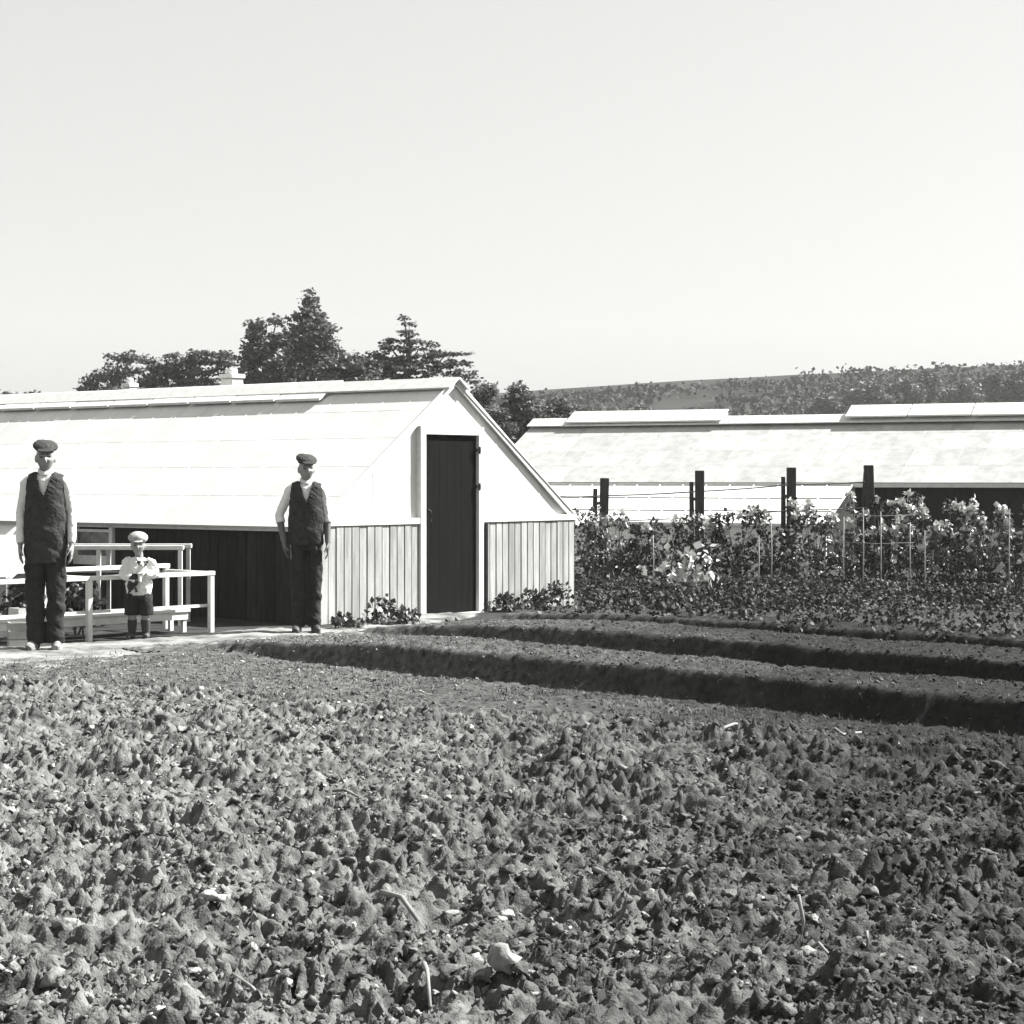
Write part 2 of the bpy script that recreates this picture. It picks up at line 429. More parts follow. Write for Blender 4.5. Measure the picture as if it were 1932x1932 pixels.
def plant(name, label, cat, base, blobs, leaf, size, m, group=None, flowers=0, fm=None, flat=.6, stems=4):
    """base: world point; blobs: (dx,dy,z,rx,ry,rz,n) relative to the base"""
    root = empty(name, base, 0, label, cat, group)
    vv = []; ff = []
    for dx, dy, z, rx, ry, rz, n in blobs:
        leaf_cloud(vv, ff, (dx, dy, z), (rx, ry, rz), n, size, flat)
    link_mesh('foliage', np_mesh('foliage', np.concatenate(vv), np.concatenate(ff)), m, root)
    st = MB()
    for i in range(stems):
        b = blobs[i % len(blobs)]
        top = Vector((b[0]+random.uniform(-.5, .5)*b[3], b[1]+random.uniform(-.4, .4)*b[4], b[2]+.3*b[5]))
        st.tube([(random.uniform(-.05, .05), random.uniform(-.05, .05), -.02), (top.x*.5+random.uniform(-.04, .04), top.y*.5, top.z*.55), top], [.010, .008, .004], 5)
    st.build('stem', M['stem'], root)
    if flowers:
        for k in range(flowers):
            vv = []; ff = []
            b = blobs[RNG.integers(len(blobs))]
            d = RNG.normal(size=3); d[1] = -abs(d[1]); d[2] = abs(d[2]); d /= np.linalg.norm(d)
            c = np.array([b[0], b[1], b[2]])+d*np.array([b[3], b[4], b[5]])
            leaf_cloud(vv, ff, c, (.035, .035, .035), 10, .075, 1.2)
            link_mesh('flower', np_mesh('flower', np.concatenate(vv), np.concatenate(ff)), fm or M['petal'], root)
    return root

# row of tall plants in front of the second glasshouse (pixel x, base y, half width m, height m, kind, label)
rows = [
 (1112, 1092, .34, 1.02, 'leaf', 0, 'tall leafy bush against the right corner of the boarded gable'),
 (1160, 1098, .32, .92, 'leaf', 0, 'leafy bush under the first fence post from the shed'),
 (1205, 1100, .30, .80, 'leaf_mid', 0, 'thin leafy plant just right of the first fence post'),
 (1262, 1094, .34, .82, 'leaf_mid', 0, 'leafy bush behind the pale broad leaved plant, left of the second post'),
 (1330, 1090, .36, .92, 'leaf', 0, 'dark leafy bush at the foot of the second fence post'),
 (1392, 1092, .36, .95, 'leaf_mid', 0, 'leafy bush midway between the second and third fence posts'),
 (1462, 1094, .40, 1.02, 'leaf_mid', 7, 'bush topped with pale blooms left of the third fence post'),
 (1535, 1096, .38, .98, 'leaf', 3, 'dark bush with few blooms right of the third fence post'),
 (1600, 1098, .36, 1.08, 'leaf', 3, 'leafy bush left of the tallest fence post'),
 (1668, 1100, .38, 1.06, 'leaf_mid', 5, 'leafy bush at the foot of the tallest fence post, pale blooms'),
 (1738, 1102, .40, 1.10, 'leaf', 8, 'bush with white blooms below the dark wall of the far glasshouse'),
 (1800, 1104, .38, 1.06, 'leaf', 5, 'leafy bush with scattered blooms, third from the right end of the row'),
 (1858, 1106, .38, 1.12, 'leaf', 8, 'tall bush with white blooms, second from the right end of the row'),
 (1920, 1108, .40, 1.14, 'leaf', 5, 'rightmost tall leafy bush of the row'),
]
for px, py, hw, h, mk, fl, lab in rows:
    b = gnd(px, py)
    blobs = [(0, 0, h*.20, hw*1.2, .3, h*.20, 260), (0, .05, h*.45, hw*1.15, .3, h*.25, 270)]
    for k in range(8):
        z_ = h*random.uniform(.55, 1.02); blobs.append((random.uniform(-.85, .85)*hw, random.uniform(-.2, .2), z_, .10, .09, h*.13, 40))
    plant('leafy_bush', lab, 'bush', b, blobs, 0, .062, M[mk], 'tall plants in a row along the wire fence', flowers=fl*2+5, stems=10, flat=.8)
b = gnd(1300, 1122)
plant('pale_leaf_plant', 'pale broad leaved plant bright in front of the second fence post', 'plant', b,
      [(-.15, 0, .35, .22, .18, .25, 44), (.15, .03, .40, .25, .18, .25, 46), (.1, 0, .15, .3, .2, .14, 36)], 0, .11, M['leaf_pale'], flat=.9)

# low crop rows between beds and bushes: nobody could count them
P = []
while len(P) < 3600:
    x = RNG.uniform(.2, 8.5); y = RNG.uniform(14, 27.8)
    q = .716*x+.698*y; p = .698*x-.716*y
    if q < 13.5 or abs(x) > .3*y+.3: continue
    if x < .8 and y > 22: continue
    r = (q*1.35) % 1
    if y < 23 and not (.1 < r < .72) and RNG.random() < .8: continue
    if p < -15.6 and y < 21: continue
    if y < 22 and RNG.random() < .68: continue
    if y < 25 and RNG.random() < .25: continue
    P.append((x, y))
vv = []; ff = []
for x, y in P:
    h = .05+.09*RNG.random()*min(1, max(.3, (y-13)/8))
    leaf_cloud(vv, ff, (x, y, float(height(x, y))+h*.5), (.13, .13, h*.5), 11, .05, .8)
o = link_mesh('low_crop', np_mesh('low_crop', np.concatenate(vv), np.concatenate(ff)), M['leaf_mid'])
tag(o, 'low leafy crop in rows between the beds and the tall bushes', 'crop', kind='stuff')

# weeds round the foot of the boarded gable
for px, py, hw, h, lab in [
  (715, 1180, .17, .26, 'round dark weed clump against the boards left of the door'),
  (765, 1177, .14, .16, 'small low weed clump nearest the door on its left side'),
  (655, 1186, .18, .12, 'flat weed patch beside the boots of the man at the gable corner'),
  (952, 1152, .22, .17, 'low leafy weed just right of the door'),
  (1010, 1147, .22, .19, 'leafy weed midway along the boards right of the door'),
  (1055, 1143, .20, .26, 'taller weed at the right corner of the boarded gable')]:
    b = gnd(px, py)
    plant('weed_clump', lab, 'weed', b, [(0, 0, h*.45, hw, .14, h*.45, 90), (random.uniform(-.06, .06), 0, h*.8, hw*.5, .1, h*.3, 40)], 0, .06, M['leaf'], 'weeds at the foot of the gable', stems=3, flat=.8)

# ------------------------------------------------------------------ first glasshouse
A = gnd(600, 1176); ANG = math.atan2(.777, .629)
W1 = 4.207; LEN = 14.0; EZ = 1.0; RZ = 2.49
h1 = empty('glasshouse', A, ANG, 'large white glasshouse with a boarded gable end and a dark door', 'glasshouse')
mid = W1/2
def rz(s): return EZ+(RZ-EZ)*(1-abs(s-mid)/mid)
D0, D1, DZ = 1.586, 2.453, 1.92
# boarded lower gable
gb = MB()
def boards(mb, s0, s1, z0, z1, y0=-.03, y1=.0, w=.112):
    n = max(1, round((s1-s0)/w)); w = (s1-s0)/n
    for i in range(n):
        j = random.uniform(-.004, .004)
        mb.box(s0+i*w+.005, s0+(i+1)*w-.005, y0+j, y1+.02, z0+random.uniform(0, .02), z1)
boards(gb, 0, D0-.10, -.05, EZ-.03); gb.build('gable_boards', M['board'], h1, bevel=.004)
gb = MB(); boards(gb, D1+.10, W1, -.05, EZ-.03); gb.build('gable_boards', M['board'], h1, bevel=.004)
bk = MB(); bk.box(.01, D0-.05, .025, .06, -.05, EZ); bk.build('gable_backing', M['tar'], h1)
bk = MB(); bk.box(D1+.05, W1-.01, .025, .06, -.05, EZ); bk.build('gable_backing', M['tar'], h1)
tr = MB()
tr.box(-.03, D0-.093, -.045, .02, EZ-.028, EZ+.035); tr.build('sill', M['paint'], h1); tr = MB(); tr.box(D1+.093, W1+.03, -.045, .02, EZ-.028, EZ+.035)   # sill
tr.build('sill', M['paint'], h1)
# barge boards
for a, b in (((-.10, EZ-.075), (mid, RZ+.012)), ((W1+.10, EZ-.075), (mid, RZ+.012))):
    tr = MB(); tr.bar((a[0], -.016, a[1]), (b[0], -.016, b[1]), .022, .07, up=(0, 0, 1)); tr.build('barge_board', M['paint'], h1)
# glazing of the gable: strips between bars
gl = MB(); br = MB()
cuts = sorted(set([0, .42, .82, 1.2, D0-.09, mid, D1+.09, 2.83, 3.2, 3.6, 3.95, W1]))
for s0, s1 in zip(cuts[:-1], cuts[1:]):
    z0 = EZ+.03
    if D0-.1 <= s0 and s1 <= D1+.1: z0 = DZ+.09
    rows_z = [z0]
    while rows_z[-1]+.5 < min(rz(s0), rz(s1)): rows_z.append(rows_z[-1]+.46)
    for k, za in enumerate(rows_z):
        top = k == len(rows_z)-1
        yy = .02-.006*k % 2
        if top:
            gl.poly([(s0, .012, za), (s1, .012, za), (s1, .0135, max(za, rz(s1)-.01)), (s0, .0135, max(za, rz(s0)-.01))])
        else:
            gl.poly([(s0, .012, za), (s1, .012, za), (s1, .0135, za+.475), (s0, .0135, za+.475)])
for s in cuts[1:-1]:
    if abs(s-(D0-.09)) < .01 or abs(s-(D1+.09)) < .01: continue
    z0 = DZ+.09 if D0-.1 < s < D1+.1 else EZ+.035
    gl.box(s-.008, s+.008, .0095, .0115, z0, rz(s)-.04)
gl.build('gable_glazing', M['whitewash'], h1)
# door frame and door
fr = MB()
fr.box(D0-.092, D0, -.05, .06, -.03, DZ+.09); fr.box(D1, D1+.092, -.05, .06, -.03, DZ+.09); fr.box(D0, D1, -.05, .06, DZ, DZ+.09)
fr.box(D0-.02, D1+.02, -.12, .05, -.05, -.004)
fr.build('door_frame', M['paint'], h1, bevel=.004)
d = MB(); n = 7; w = (D1-D0-.012)/n
for i in range(n): d.box(D0+.006+i*w+.0015, D0+.006+(i+1)*w-.0015, -.012, .02, .0, DZ-.006)
dr = d.build('door', M['door'], h1)
for z in (1.36, 1.76):
    hg = MB(); hg.box(D1-.03, D1+.03, -.056, -.0135, z-.018, z+.018); hg.tube([(D1+.004, -.060, z-.04), (D1+.004, -.060, z+.04)], .011, 8)
    hg.build('hinge', M['iron'], dr)
hd = MB(); hd.tube([(D0+.07, -.014, .98), (D0+.07, -.055, 1.0), (D0+.07, -.055, 1.10), (D0+.07, -.014, 1.12)], .009, 6); hd.build('handle', M['iron'], dr)
# dark tube added to stand for the dark gap beside the door post
dp = MB(); dp.tube([(D1+.125, -.055, .0), (D1+.125, -.055, EZ-.03)], .020, 8); dp.build('pipe', M['iron'], h1)
# long side walls
sw = MB()
n = int(LEN/.14)
for i in range(n):
    j = random.uniform(-.004, .004); sw.box(-.03+j, .02, .02+i*.14+.004, .02+(i+1)*.14-.004, -.05, EZ-.055)
sw.build('side_boards', M['tar'], h1)
s2 = MB(); s2.box(W1-.02, W1+.02, .07, LEN, -.05, EZ-.06); s2.build('rear_side_wall', M['board'], h1)
s3 = MB(); s3.prism([(0, LEN, -.05), (W1, LEN, -.05), (W1, LEN, EZ), (mid, LEN, RZ-.05), (0, LEN, EZ)], (0, .04, 0)); s3.build('back_gable', M['whitewash'], h1)
ep = MB(); ep.box(-.075, -.032, -.03, LEN, EZ-.085, EZ-.012); ep.build('eaves_plate', M['paint'], h1)
ep = MB(); ep.box(W1+.022, W1+.075, -.03, LEN, EZ-.085, EZ-.012); ep.build('eaves_plate', M['paint'], h1)
# roof slopes: lapped whitewashed panes between painted bars
def roof(parent, sign, xe, ze, xr, zr_, y0, y1, m, bay=.40, rowsn=5, axis='y'):
    """slope from eave (xe,ze) to ridge (xr,zr); runs y0..y1; axis 'y' means length along local y"""
    pn = MB(); bs = MB(); nb_ = int(round((y1-y0)/bay)); bw = (y1-y0)/nb_
    sl = math.hypot(xr-xe, zr_-ze); nx, nz = -(zr_-ze)/sl*sign, abs(xr-xe)/sl
    P3 = (lambda a, l, z: (a, l, z)) if axis == 'y' else (lambda a, l, z: (l, a, z))
    for i in range(nb_):
        a = y0+i*bw; b = a+bw
        for k in range(rowsn):
            t0 = k/rowsn; t1 = (k+1)/rowsn+.008
            lo_off = .0047; hi_off = .0035
            x0 = xe+(xr-xe)*t0+nx*lo_off; z0 = ze+(zr_-ze)*t0+nz*lo_off
            x1 = xe+(xr-xe)*min(t1, 1)+nx*hi_off; z1 = ze+(zr_-ze)*min(t1, 1)+nz*hi_off
            pn.poly([P3(x0, a+.004, z0), P3(x0, b-.004, z0), P3(x1, b-.004, z1), P3(x1, a+.004, z1)])
    base_pts = [P3(xe, y0, ze-.012), P3(xe, y1, ze-.012), P3(xr, y1, zr_-.012), P3(xr, y0, zr_-.012)]
    pn.poly(base_pts)
    for i in range(nb_+1):
        a = y0+i*bw
        bs.bar(P3(xe+nx*.0033, a, ze+nz*.0033), P3(xr+nx*.0033, a, zr_+nz*.0033), .014, .008)
    r = pn.build('roof', m, parent); bs.build('glazing_bars', m, r); return r
# sign: outward normal horizontal direction is -x for the left slope
roof(h1, 1, -.11, EZ-.04-.0, mid, RZ, -.03, LEN, M['whitewash'])
roof(h1, -1, W1+.11, EZ-.04, mid, RZ, -.03, LEN, M['whitewash'])
rc = MB()
rc.bar((mid-.085, -.07, RZ-.02), (mid-.085, LEN, RZ-.02), .20, .022, up=(-.58, 0, .81))
rc.bar((mid+.085, -.07, RZ-.02), (mid+.085, LEN, RZ-.02), .20, .022, up=(.58, 0, .81))
rc.build('ridge_cap', M['paint'], h1).location.z = .012
# long ridge ventilator
def vent(parent, length_axis, c, z_top, a0, a1, sgn, name='ridge_vent', panes=0.75):
    P3 = (lambda s, l, z: (s, l, z)) if length_axis == 'y' else (lambda s, l, z: (l, s, z))
    n_ = max(1, int(round((a1-a0)/panes))); w_ = (a1-a0)/n_
    root = MB()
    fl = None
    for i in range(n_):
        l0 = a0+i*w_+.012; l1 = a0+(i+1)*w_-.012
        j = random.uniform(-.005, .005)
        root.prism([P3(c+.10*sgn, l0, z_top-.02), P3(c+.10*sgn, l1, z_top-.02), P3(c-.29*sgn, l1, z_top-.232+j), P3(c-.29*sgn, l0, z_top-.232+j)], (0, 0, .028))
    fl = root.build(name, M['paint'], parent)
    for l in (a0+.03, a1-.03):
        k = MB(); k.prism([P3(c+.06*sgn, l-.02, z_top-.14), P3(c+.06*sgn, l-.02, z_top-.03), P3(c-.10*sgn, l-.02, z_top-.11), P3(c-.10*sgn, l-.02, z_top-.17)], Vector(P3(0, .04, 0)))
        k.build('end_cheek', M['paint'], fl)
    u = MB(); u.prism([P3(c-.03*sgn, a0+.05, z_top-.19), P3(c-.03*sgn, a1-.05, z_top-.19), P3(c-.03*sgn, a1-.05, z_top-.062), P3(c-.03*sgn, a0+.05, z_top-.062)], Vector(P3(.02*sgn, 0, 0)))
    u.build('vent_opening', M['tar'], fl)
    return fl
vent(h1, 'y', mid, RZ+.076, 1.75, LEN-.5, 1)

# window in the side wall and the lean-to cold frame beyond it
def wall_t(px):      # distance along the left wall for a picture column
    k = (px-966)/F
    return (A.x-k*A.y)/(.777+k*.629)
t1, t0 = wall_t(148), wall_t(222)
wn = MB(); wn.box(-.055, -.034, t0+.06, t1-.06, .60, .86)
wf = MB()
wf.box(-.075, -.034, t0, t0+.06, .50, .93); wf.box(-.075, -.034, t1-.06, t1, .50, .93)
wf.box(-.08, -.034, t0+.06, t1-.06, .50, .60); wf.box(-.07, -.034, t0+.06, t1-.06, .86, .89)
wroot = wf.build('window', M['paint'], h1); wn.build('pane', M['pane'], wroot)
# cold frame: separate thing leaning against the side
cp = h1.matrix_basis if False else None
def h1w(x, y, z=0):
    return Vector((A.x+.629*x-.777*y, A.y+.777*x+.629*y, z))
cf = empty('cold_frame', h1w(-.5, t1+.05), ANG, 'white glazed cold frame leaning on the side of the large glasshouse', 'cold frame')
ca = MB(); ln = 4.2
for i in range(5):
    ca.poly([(-.42, i*ln/5+.03, .36), (-.42, (i+1)*ln/5-.03, .36), (.44, (i+1)*ln/5-.03, .94), (.44, i*ln/5+.03, .94)])
ca.build('glazing', M['whitewash'], cf)
cb = MB()
for i in range(6):
    y = i*ln/5; cb.bar((-.45, y, .35), (.43, y, .945), .06, .04)
cb.bar((-.44, -.03, .36), (-.44, ln+.03, .36), .05, .05); cb.build('sash_frame', M['paint'], cf)
cc = MB()
for k in range(2): cc.box(-.44, -.41, 0, ln, .17*k+.002, .17*k+.165)
cc.build('front_boards', M['crate'], cf)
cc = MB(); cc.prism([(-.43, 0, 0), (.42, 0, 0), (.42, 0, .90), (-.43, 0, .33)], (0, .02, 0)); cc.build('end_board', M['tar'], cf)

# made-up white stacks where bright sky shows beyond the large glasshouse
for px, ty, wpx, Y, lab in ((438, 696, 36, 34, 'broad white chimney rising behind the ridge of the large glasshouse beside the flat topped cypress'),
                            (245, 714, 24, 37, 'small white chimney rising behind the ridge under the feathery low tree')):
    p = at(px, ty, Y); wd = wpx*Y/F/2
    ch = empty('chimney', (p.x, Y, 0), ANG, lab, 'chimney')
    cw = MB(); cw.prism([(-wd*.85, -wd*.85, -.05), (wd*.85, -wd*.85, -.05), (wd*.85, wd*.85, -.05), (-wd*.85, wd*.85, -.05)], (0, 0, p.z-.12))
    cw.build('stack', M['paint'], ch, bevel=.015)
    cw = MB(); cw.prism([(-wd, -wd, p.z-.165), (wd, -wd, p.z-.165), (wd, wd, p.z-.165), (-wd, wd, p.z-.165)], (0, 0, .075)); cw.build('chimney_cap', M['paint'], ch, bevel=.012)
    cw = MB(); n = 14
    for zz_, rr in ((p.z-.092, wd*.6), (p.z, wd*.52), (p.z, wd*.42), (p.z-.06, wd*.4)):
        for k_ in range(n): cw.v.append((rr*math.cos(k_*6.2832/n), rr*math.sin(k_*6.2832/n), zz_))
    for i in range(3):
        for k_ in range(n): cw.f.append((i*n+k_, i*n+(k_+1) % n, (i+1)*n+(k_+1) % n, (i+1)*n+k_))
    cw.f.append(tuple(range(n-1, -1, -1))); cw.f.append(tuple(range(3*n, 4*n)))
    cw.build('chimney_pot', M['paint'], ch, True)

# ------------------------------------------------------------------ second glasshouse, further right
ANG2 = math.atan2(-.449, .893)
P2 = Vector((.463, 40.0, 0))
h2 = empty('glasshouse', P2, ANG2, 'long low white glasshouse behind the fence and the tall bushes', 'glasshouse')
R2, E2Z, HW, L2 = 2.55, 1.42, 2.3, 16.0
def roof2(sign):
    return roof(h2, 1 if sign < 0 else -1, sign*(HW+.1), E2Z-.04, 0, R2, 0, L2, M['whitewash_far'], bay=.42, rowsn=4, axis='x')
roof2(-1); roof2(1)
k = MB()
xs_ = 7.25
k.prism([(xs_, -HW, 0), (L2, -HW, 0), (L2, -HW, E2Z-.06), (xs_, -HW, E2Z-.06)], (0, .03, 0)); k.build('dark_wall', M['tar'], h2)
k = MB(); k.prism([(0, -HW, 0), (xs_-.002, -HW, 0), (xs_-.002, -HW, E2Z-.06), (0, -HW, E2Z-.06)], (0, .03, 0)); k.build('white_wall', M['whitewash'], h2)
# lean-to glazing carried down from the eaves along the left part
k = MB(); nb_ = 17; bw2 = (xs_+.3)/nb_
for i in range(nb_):
    x0 = -.3+i*bw2
    for q in range(3):
        y0, y1 = -HW-.16-1.45*q/3, -HW-.16-1.45*(q+1)/3-.015
        z0, z1 = E2Z-.09-.64*q/3, E2Z-.09-.64*(q+1)/3
        k.poly([(x0+.01, y1, z1+.004), (x0+bw2-.01, y1, z1+.004), (x0+bw2-.01, y0, z0-.004), (x0+.01, y0, z0-.004)])
lt = k.build('lean_to_roof', M['whitewash'], h2)
k = MB()
for i in range(nb_+1):
    x0 = -.3+i*bw2; k.bar((x0, -HW-.15, E2Z-.085), (x0, -HW-1.64, E2Z-.74), .018, .03)
k.bar((-.31, -HW-1.64, E2Z-.74), (xs_+.01, -HW-1.64, E2Z-.74), .05, .05); k.build('glazing_bars', M['paint'], lt)
k = MB(); k.prism([(-.3, -HW-1.60, 0), (xs_, -HW-1.60, 0), (xs_, -HW-1.60, E2Z-.77), (-.3, -HW-1.60, E2Z-.77)], (0, .03, 0)); k.build('lean_to_front', M['whitewash'], h2)
k = MB(); k.poly([(0, -HW, 0), (0, HW, 0), (0, HW, E2Z), (0, 0, R2-.03), (0, -HW, E2Z)]); k.build('end_gable', M['whitewash'], h2); k = MB(); k.poly([(L2, -HW, 0), (L2, HW, 0), (L2, HW, E2Z), (L2, 0, R2-.03), (L2, -HW, E2Z)])
k.build('end_gable', M['whitewash'], h2); k = MB(); k.poly([(0, HW, 0), (L2, HW, 0), (L2, HW, E2Z-.06), (0, HW, E2Z-.06)]); k.build('rear_wall', M['whitewash'], h2)
k = MB(); k.box(-.04, L2, -HW-.14, -HW-.09, E2Z-.12, E2Z-.05); k.build('eaves_plate', M['paint'], h2)
k = MB()
a2 = math.atan2(R2-E2Z, HW)
k.bar((-.04, -.15, R2+.005), (L2, -.15, R2+.005), .34, .022, up=(0, -math.sin(a2), math.cos(a2)))
k.bar((-.04, .15, R2+.005), (L2, .15, R2+.005), .34, .022, up=(0, math.sin(a2), math.cos(a2)))
k.build('ridge_cap', M['paint'], h2)
def ridge_x(px):
    q = (px-966)/F; return (q*P2.y-P2.x)/(.893+q*.449)
vent(h2, 'x', 0, R2+.215, ridge_x(1078), ridge_x(1372), 1, panes=3.2)
vent(h2, 'x', 0, R2+.25, ridge_x(1602), L2-.3, 1, panes=1.15)

# ------------------------------------------------------------------ fence posts and wires, stakes
fence_tops = []
for px, topy, lab, tilt in [(1137, 898, 'shortest fence post, nearest the boarded gable, leaning stake beside it', .02),
                       (1320, 887, 'second fence post from the shed, with a slim stake tied to it', 0),
                       (1493, 879, 'third fence post from the shed with a slim split stake beside it', 0),
                       (1645, 874, 'tallest fence post, ragged, by the dark wall of the far glasshouse', -.03)]:
    Y = 30.0; top = at(px, topy, Y)
    r = empty('fence_post', (top.x, Y, 0), 0, lab, 'fence post', 'old wooden fence posts')
    m_ = MB(); h = top.z; m_.prism([(-.066, -.06, -.05), (.066, -.065, -.05), (.06, .065, -.05), (-.066, .06, -.05)], (tilt*h, 0, h+.05-random.uniform(0, .03)))
    m_.build('post', M['post'], r, bevel=.008)
    st = MB(); dx_ = random.uniform(-.02, .02); st.tube([(-.13+dx_, .04, -.05), (-.115, .02, h*.6), (-.105-dx_, .01, h-.14-random.random()*.06)], [.040, .038, .032], 7)
    st.bar((-.14, .0, h*.72), (.03, -.045, h*.735), .025, .045)
    st.build('stake', M['post'], r)
    fence_tops.append(Vector((top.x+tilt*h*.8, Y-.05, h)))
wa = MB(); zz = [1.20, 1.24, 1.33, 1.37, 1.40]
pp = [at(1056, 937, 30), Vector((fence_tops[0].x, 29.95, at(0, 935, 30).z)), Vector((fence_tops[1].x, 29.95, at(0, 927, 30).z)), Vector((fence_tops[2].x, 29.95, at(0, 914, 30).z)), Vector((fence_tops[3].x, 29.95, at(0, 909, 30).z))]
path_ = []
for a, b in zip(pp[:-1], pp[1:]):
    for i in range(6): path_.append(a.lerp(b, i/6)-Vector((0, 0, .010*math.sin(math.pi*i/6))))
path_.append(pp[-1]); wa.tube(path_, .011, 5)
tag(wa.build('fence_wire', M['wire'], None, True), 'upper dark wire strung between the old fence posts', 'wire')
wa = MB(); wa.tube([p-Vector((0, 0, .38)) for p in path_], .009, 5)
tag(wa.build('fence_wire', M['wire'], None, True), 'lower wire of the fence running into the bush tops', 'wire')
for px, ty, by, lab in [(1232, 1010, 1100, 'short pale stake in the bushes left of the second fence post'),
                        (1430, 1010, 1108, 'pale garden stake below the midway bush, left of the third post'),
                        (1455, 985, 1100, 'tall pale stake among the blooms left of the third post'),
                        (1592, 975, 1105, 'pale stake just left of the tallest post'),
                        (1628, 958, 1104, 'pale stake in front of the tallest fence post'),
                        (1662, 965, 1106, 'pale stake just right of the tallest post'),
                        (1718, 985, 1108, 'pale stake under the dark wall, left of the white blooms'),
                        (1745, 1000, 1110, 'pale stake standing among the white blooms under the dark wall'),
                        (1905, 960, 1112, 'pale stake nearest the right edge')]:
    b = gnd(px, by+6); t_ = at(px+random.uniform(-2, 2), ty, b.y)
    s_ = MB(); s_.tube([(b.x, b.y, -.03), (b.x*.5+t_.x*.5+random.uniform(-.01, .01), b.y, t_.z*.5), t_], [.009, .008, .006], 6)
    o = s_.build('garden_stake', M['stake'], None, True); tag(o, lab, 'stake', 'pale garden stakes among the bushes')
for z_, lab in ((.98, 'upper pale string tied along the garden stakes'), (.62, 'lower pale string tied along the garden stakes')):
    s_ = MB(); a = gnd(1585, 1111); b = gnd(1725, 1114)
    s_.tube([(a.x, a.y-.02, z_), (a.x*.5+b.x*.5, a.y*.5+b.y*.5, z_-.02), (b.x, b.y, z_)], .004, 5)
    tag(s_.build('string', M['stake'], None, True), lab, 'string')

# ------------------------------------------------------------------ staging benches
B0 = gnd(168, 1208); B1 = gnd(398, 1192); bd = (B1-B0).normalized(); blen = (B1-B0).length
bang = math.atan2(bd.y, bd.x)
fb = empty('staging_bench', B0, bang, 'long open white staging bench with square rails and posts behind the boy', 'bench')
TZ = .575; BD = .70
for i in range(-1, 2):
    for j in (0, 1):
        m_ = MB(); x = i*blen; m_.box(x-.024, x+.024, j*BD-.024, j*BD+.024, -.03, TZ-.041+.05*j); m_.build('leg', M['paint'], fb, bevel=.003)
for j in (0, 1):
    m_ = MB(); m_.box(-blen-.03, blen+.03, j*BD-.03, j*BD+.03, TZ-.040+.05*j, TZ+.05*j); m_.build('top_rail', M['paint'], fb, bevel=.003)
for i in range(-1, 2):
    m_ = MB(); m_.box(i*blen-.022, i*blen+.022, .032, BD-.032, TZ-.040, TZ-.004); m_.build('cross_rail', M['paint'], fb)
m_ = MB(); m_.box(-blen, blen, .026, .05, .235, .262); m_.build('lower_rail', M['paint'], fb)
m_ = MB()
for k_ in range(4): m_.box(-blen-.02, -.95, .05+k_*.14, .05+k_*.14+.11, TZ+.002, TZ+.02)
m_.build('slats', M['paint'], fb)
def bw_(x, y, z=0):   # bench frame to world
    return B0+bd*x+Vector((-bd.y, bd.x, 0))*y+Vector((0, 0, z))
# back bench
Pb0, Pb1 = at(60, 1029, 20.0), at(340, 1029, 20.0)
bb = empty('staging_bench', (Pb1.x, 20.0, 0), 0, 'taller white rail bench standing closer to the dark boards', 'bench')
Lb = Pb1.x-Pb0.x; zb = Pb1.z
for x in (0, -Lb*.55, -Lb):
    for y in (0, .5):
        m_ = MB(); m_.box(x-.02, x+.02, y-.02, y+.02, -.03, zb-.045); m_.build('leg', M['paint'] if (y == 0) else M['crate'], bb)
for y in (0, .5):
    m_ = MB(); m_.box(-Lb-.03, .035, y-.03, y+.03, zb-.044, zb); m_.build('top_rail', M['paint'], bb, bevel=.004)
m_ = MB(); m_.box(-Lb-.03, -.25, .035, .465, zb-.30, zb-.27); m_.build('shelf', M['tar'], bb)
# low plank bench
lw = bw_(-1.9, .30)
lb = empty('low_bench', lw, bang, 'low white plank bench under the staging, close to the ground', 'bench')
LL = blen+1.80
m_ = MB(); m_.box(0, LL, -.12, .16, .185, .215); m_.build('seat', M['paint'], lb, bevel=.004)
m_ = MB(); m_.box(.02, LL-.02, -.105, -.085, .115, .183); m_.build('apron_board', M['paint'], lb)
for x in (.05, LL*.5, LL-.05):
    for y in (-.08, .12):
        m_ = MB(); m_.box(x-.02, x+.02, y-.015, y+.025, -.03, .183); m_.build('leg', M['paint'], lb)
# crate at the picture's left edge
cr0 = gnd(34, 1222)
cr = empty('crate', cr0, .35, 'pale wooden box on the path beside the left man', 'crate')
m_ = MB()
for k_ in range(3): m_.box(-.085, .085, -.075, -.06, k_*.075+.003, k_*.075+.07)
m_.build('front', M['crate'], cr, bevel=.003)
m_ = MB()
for k_ in range(3):
    m_.box(-.085, .085, .06, .075, k_*.075+.003, k_*.075+.07)
    m_.box(-.085, -.07, -.059, .059, k_*.075+.003, k_*.075+.07); m_.box(.07, .085, -.059, .059, k_*.075+.003, k_*.075+.07)
m_.build('body', M['crate'], cr)
m_ = MB(); m_.box(-.07, .07, -.059, .059, .004, .02); m_.build('bottom', M['crate'], cr)
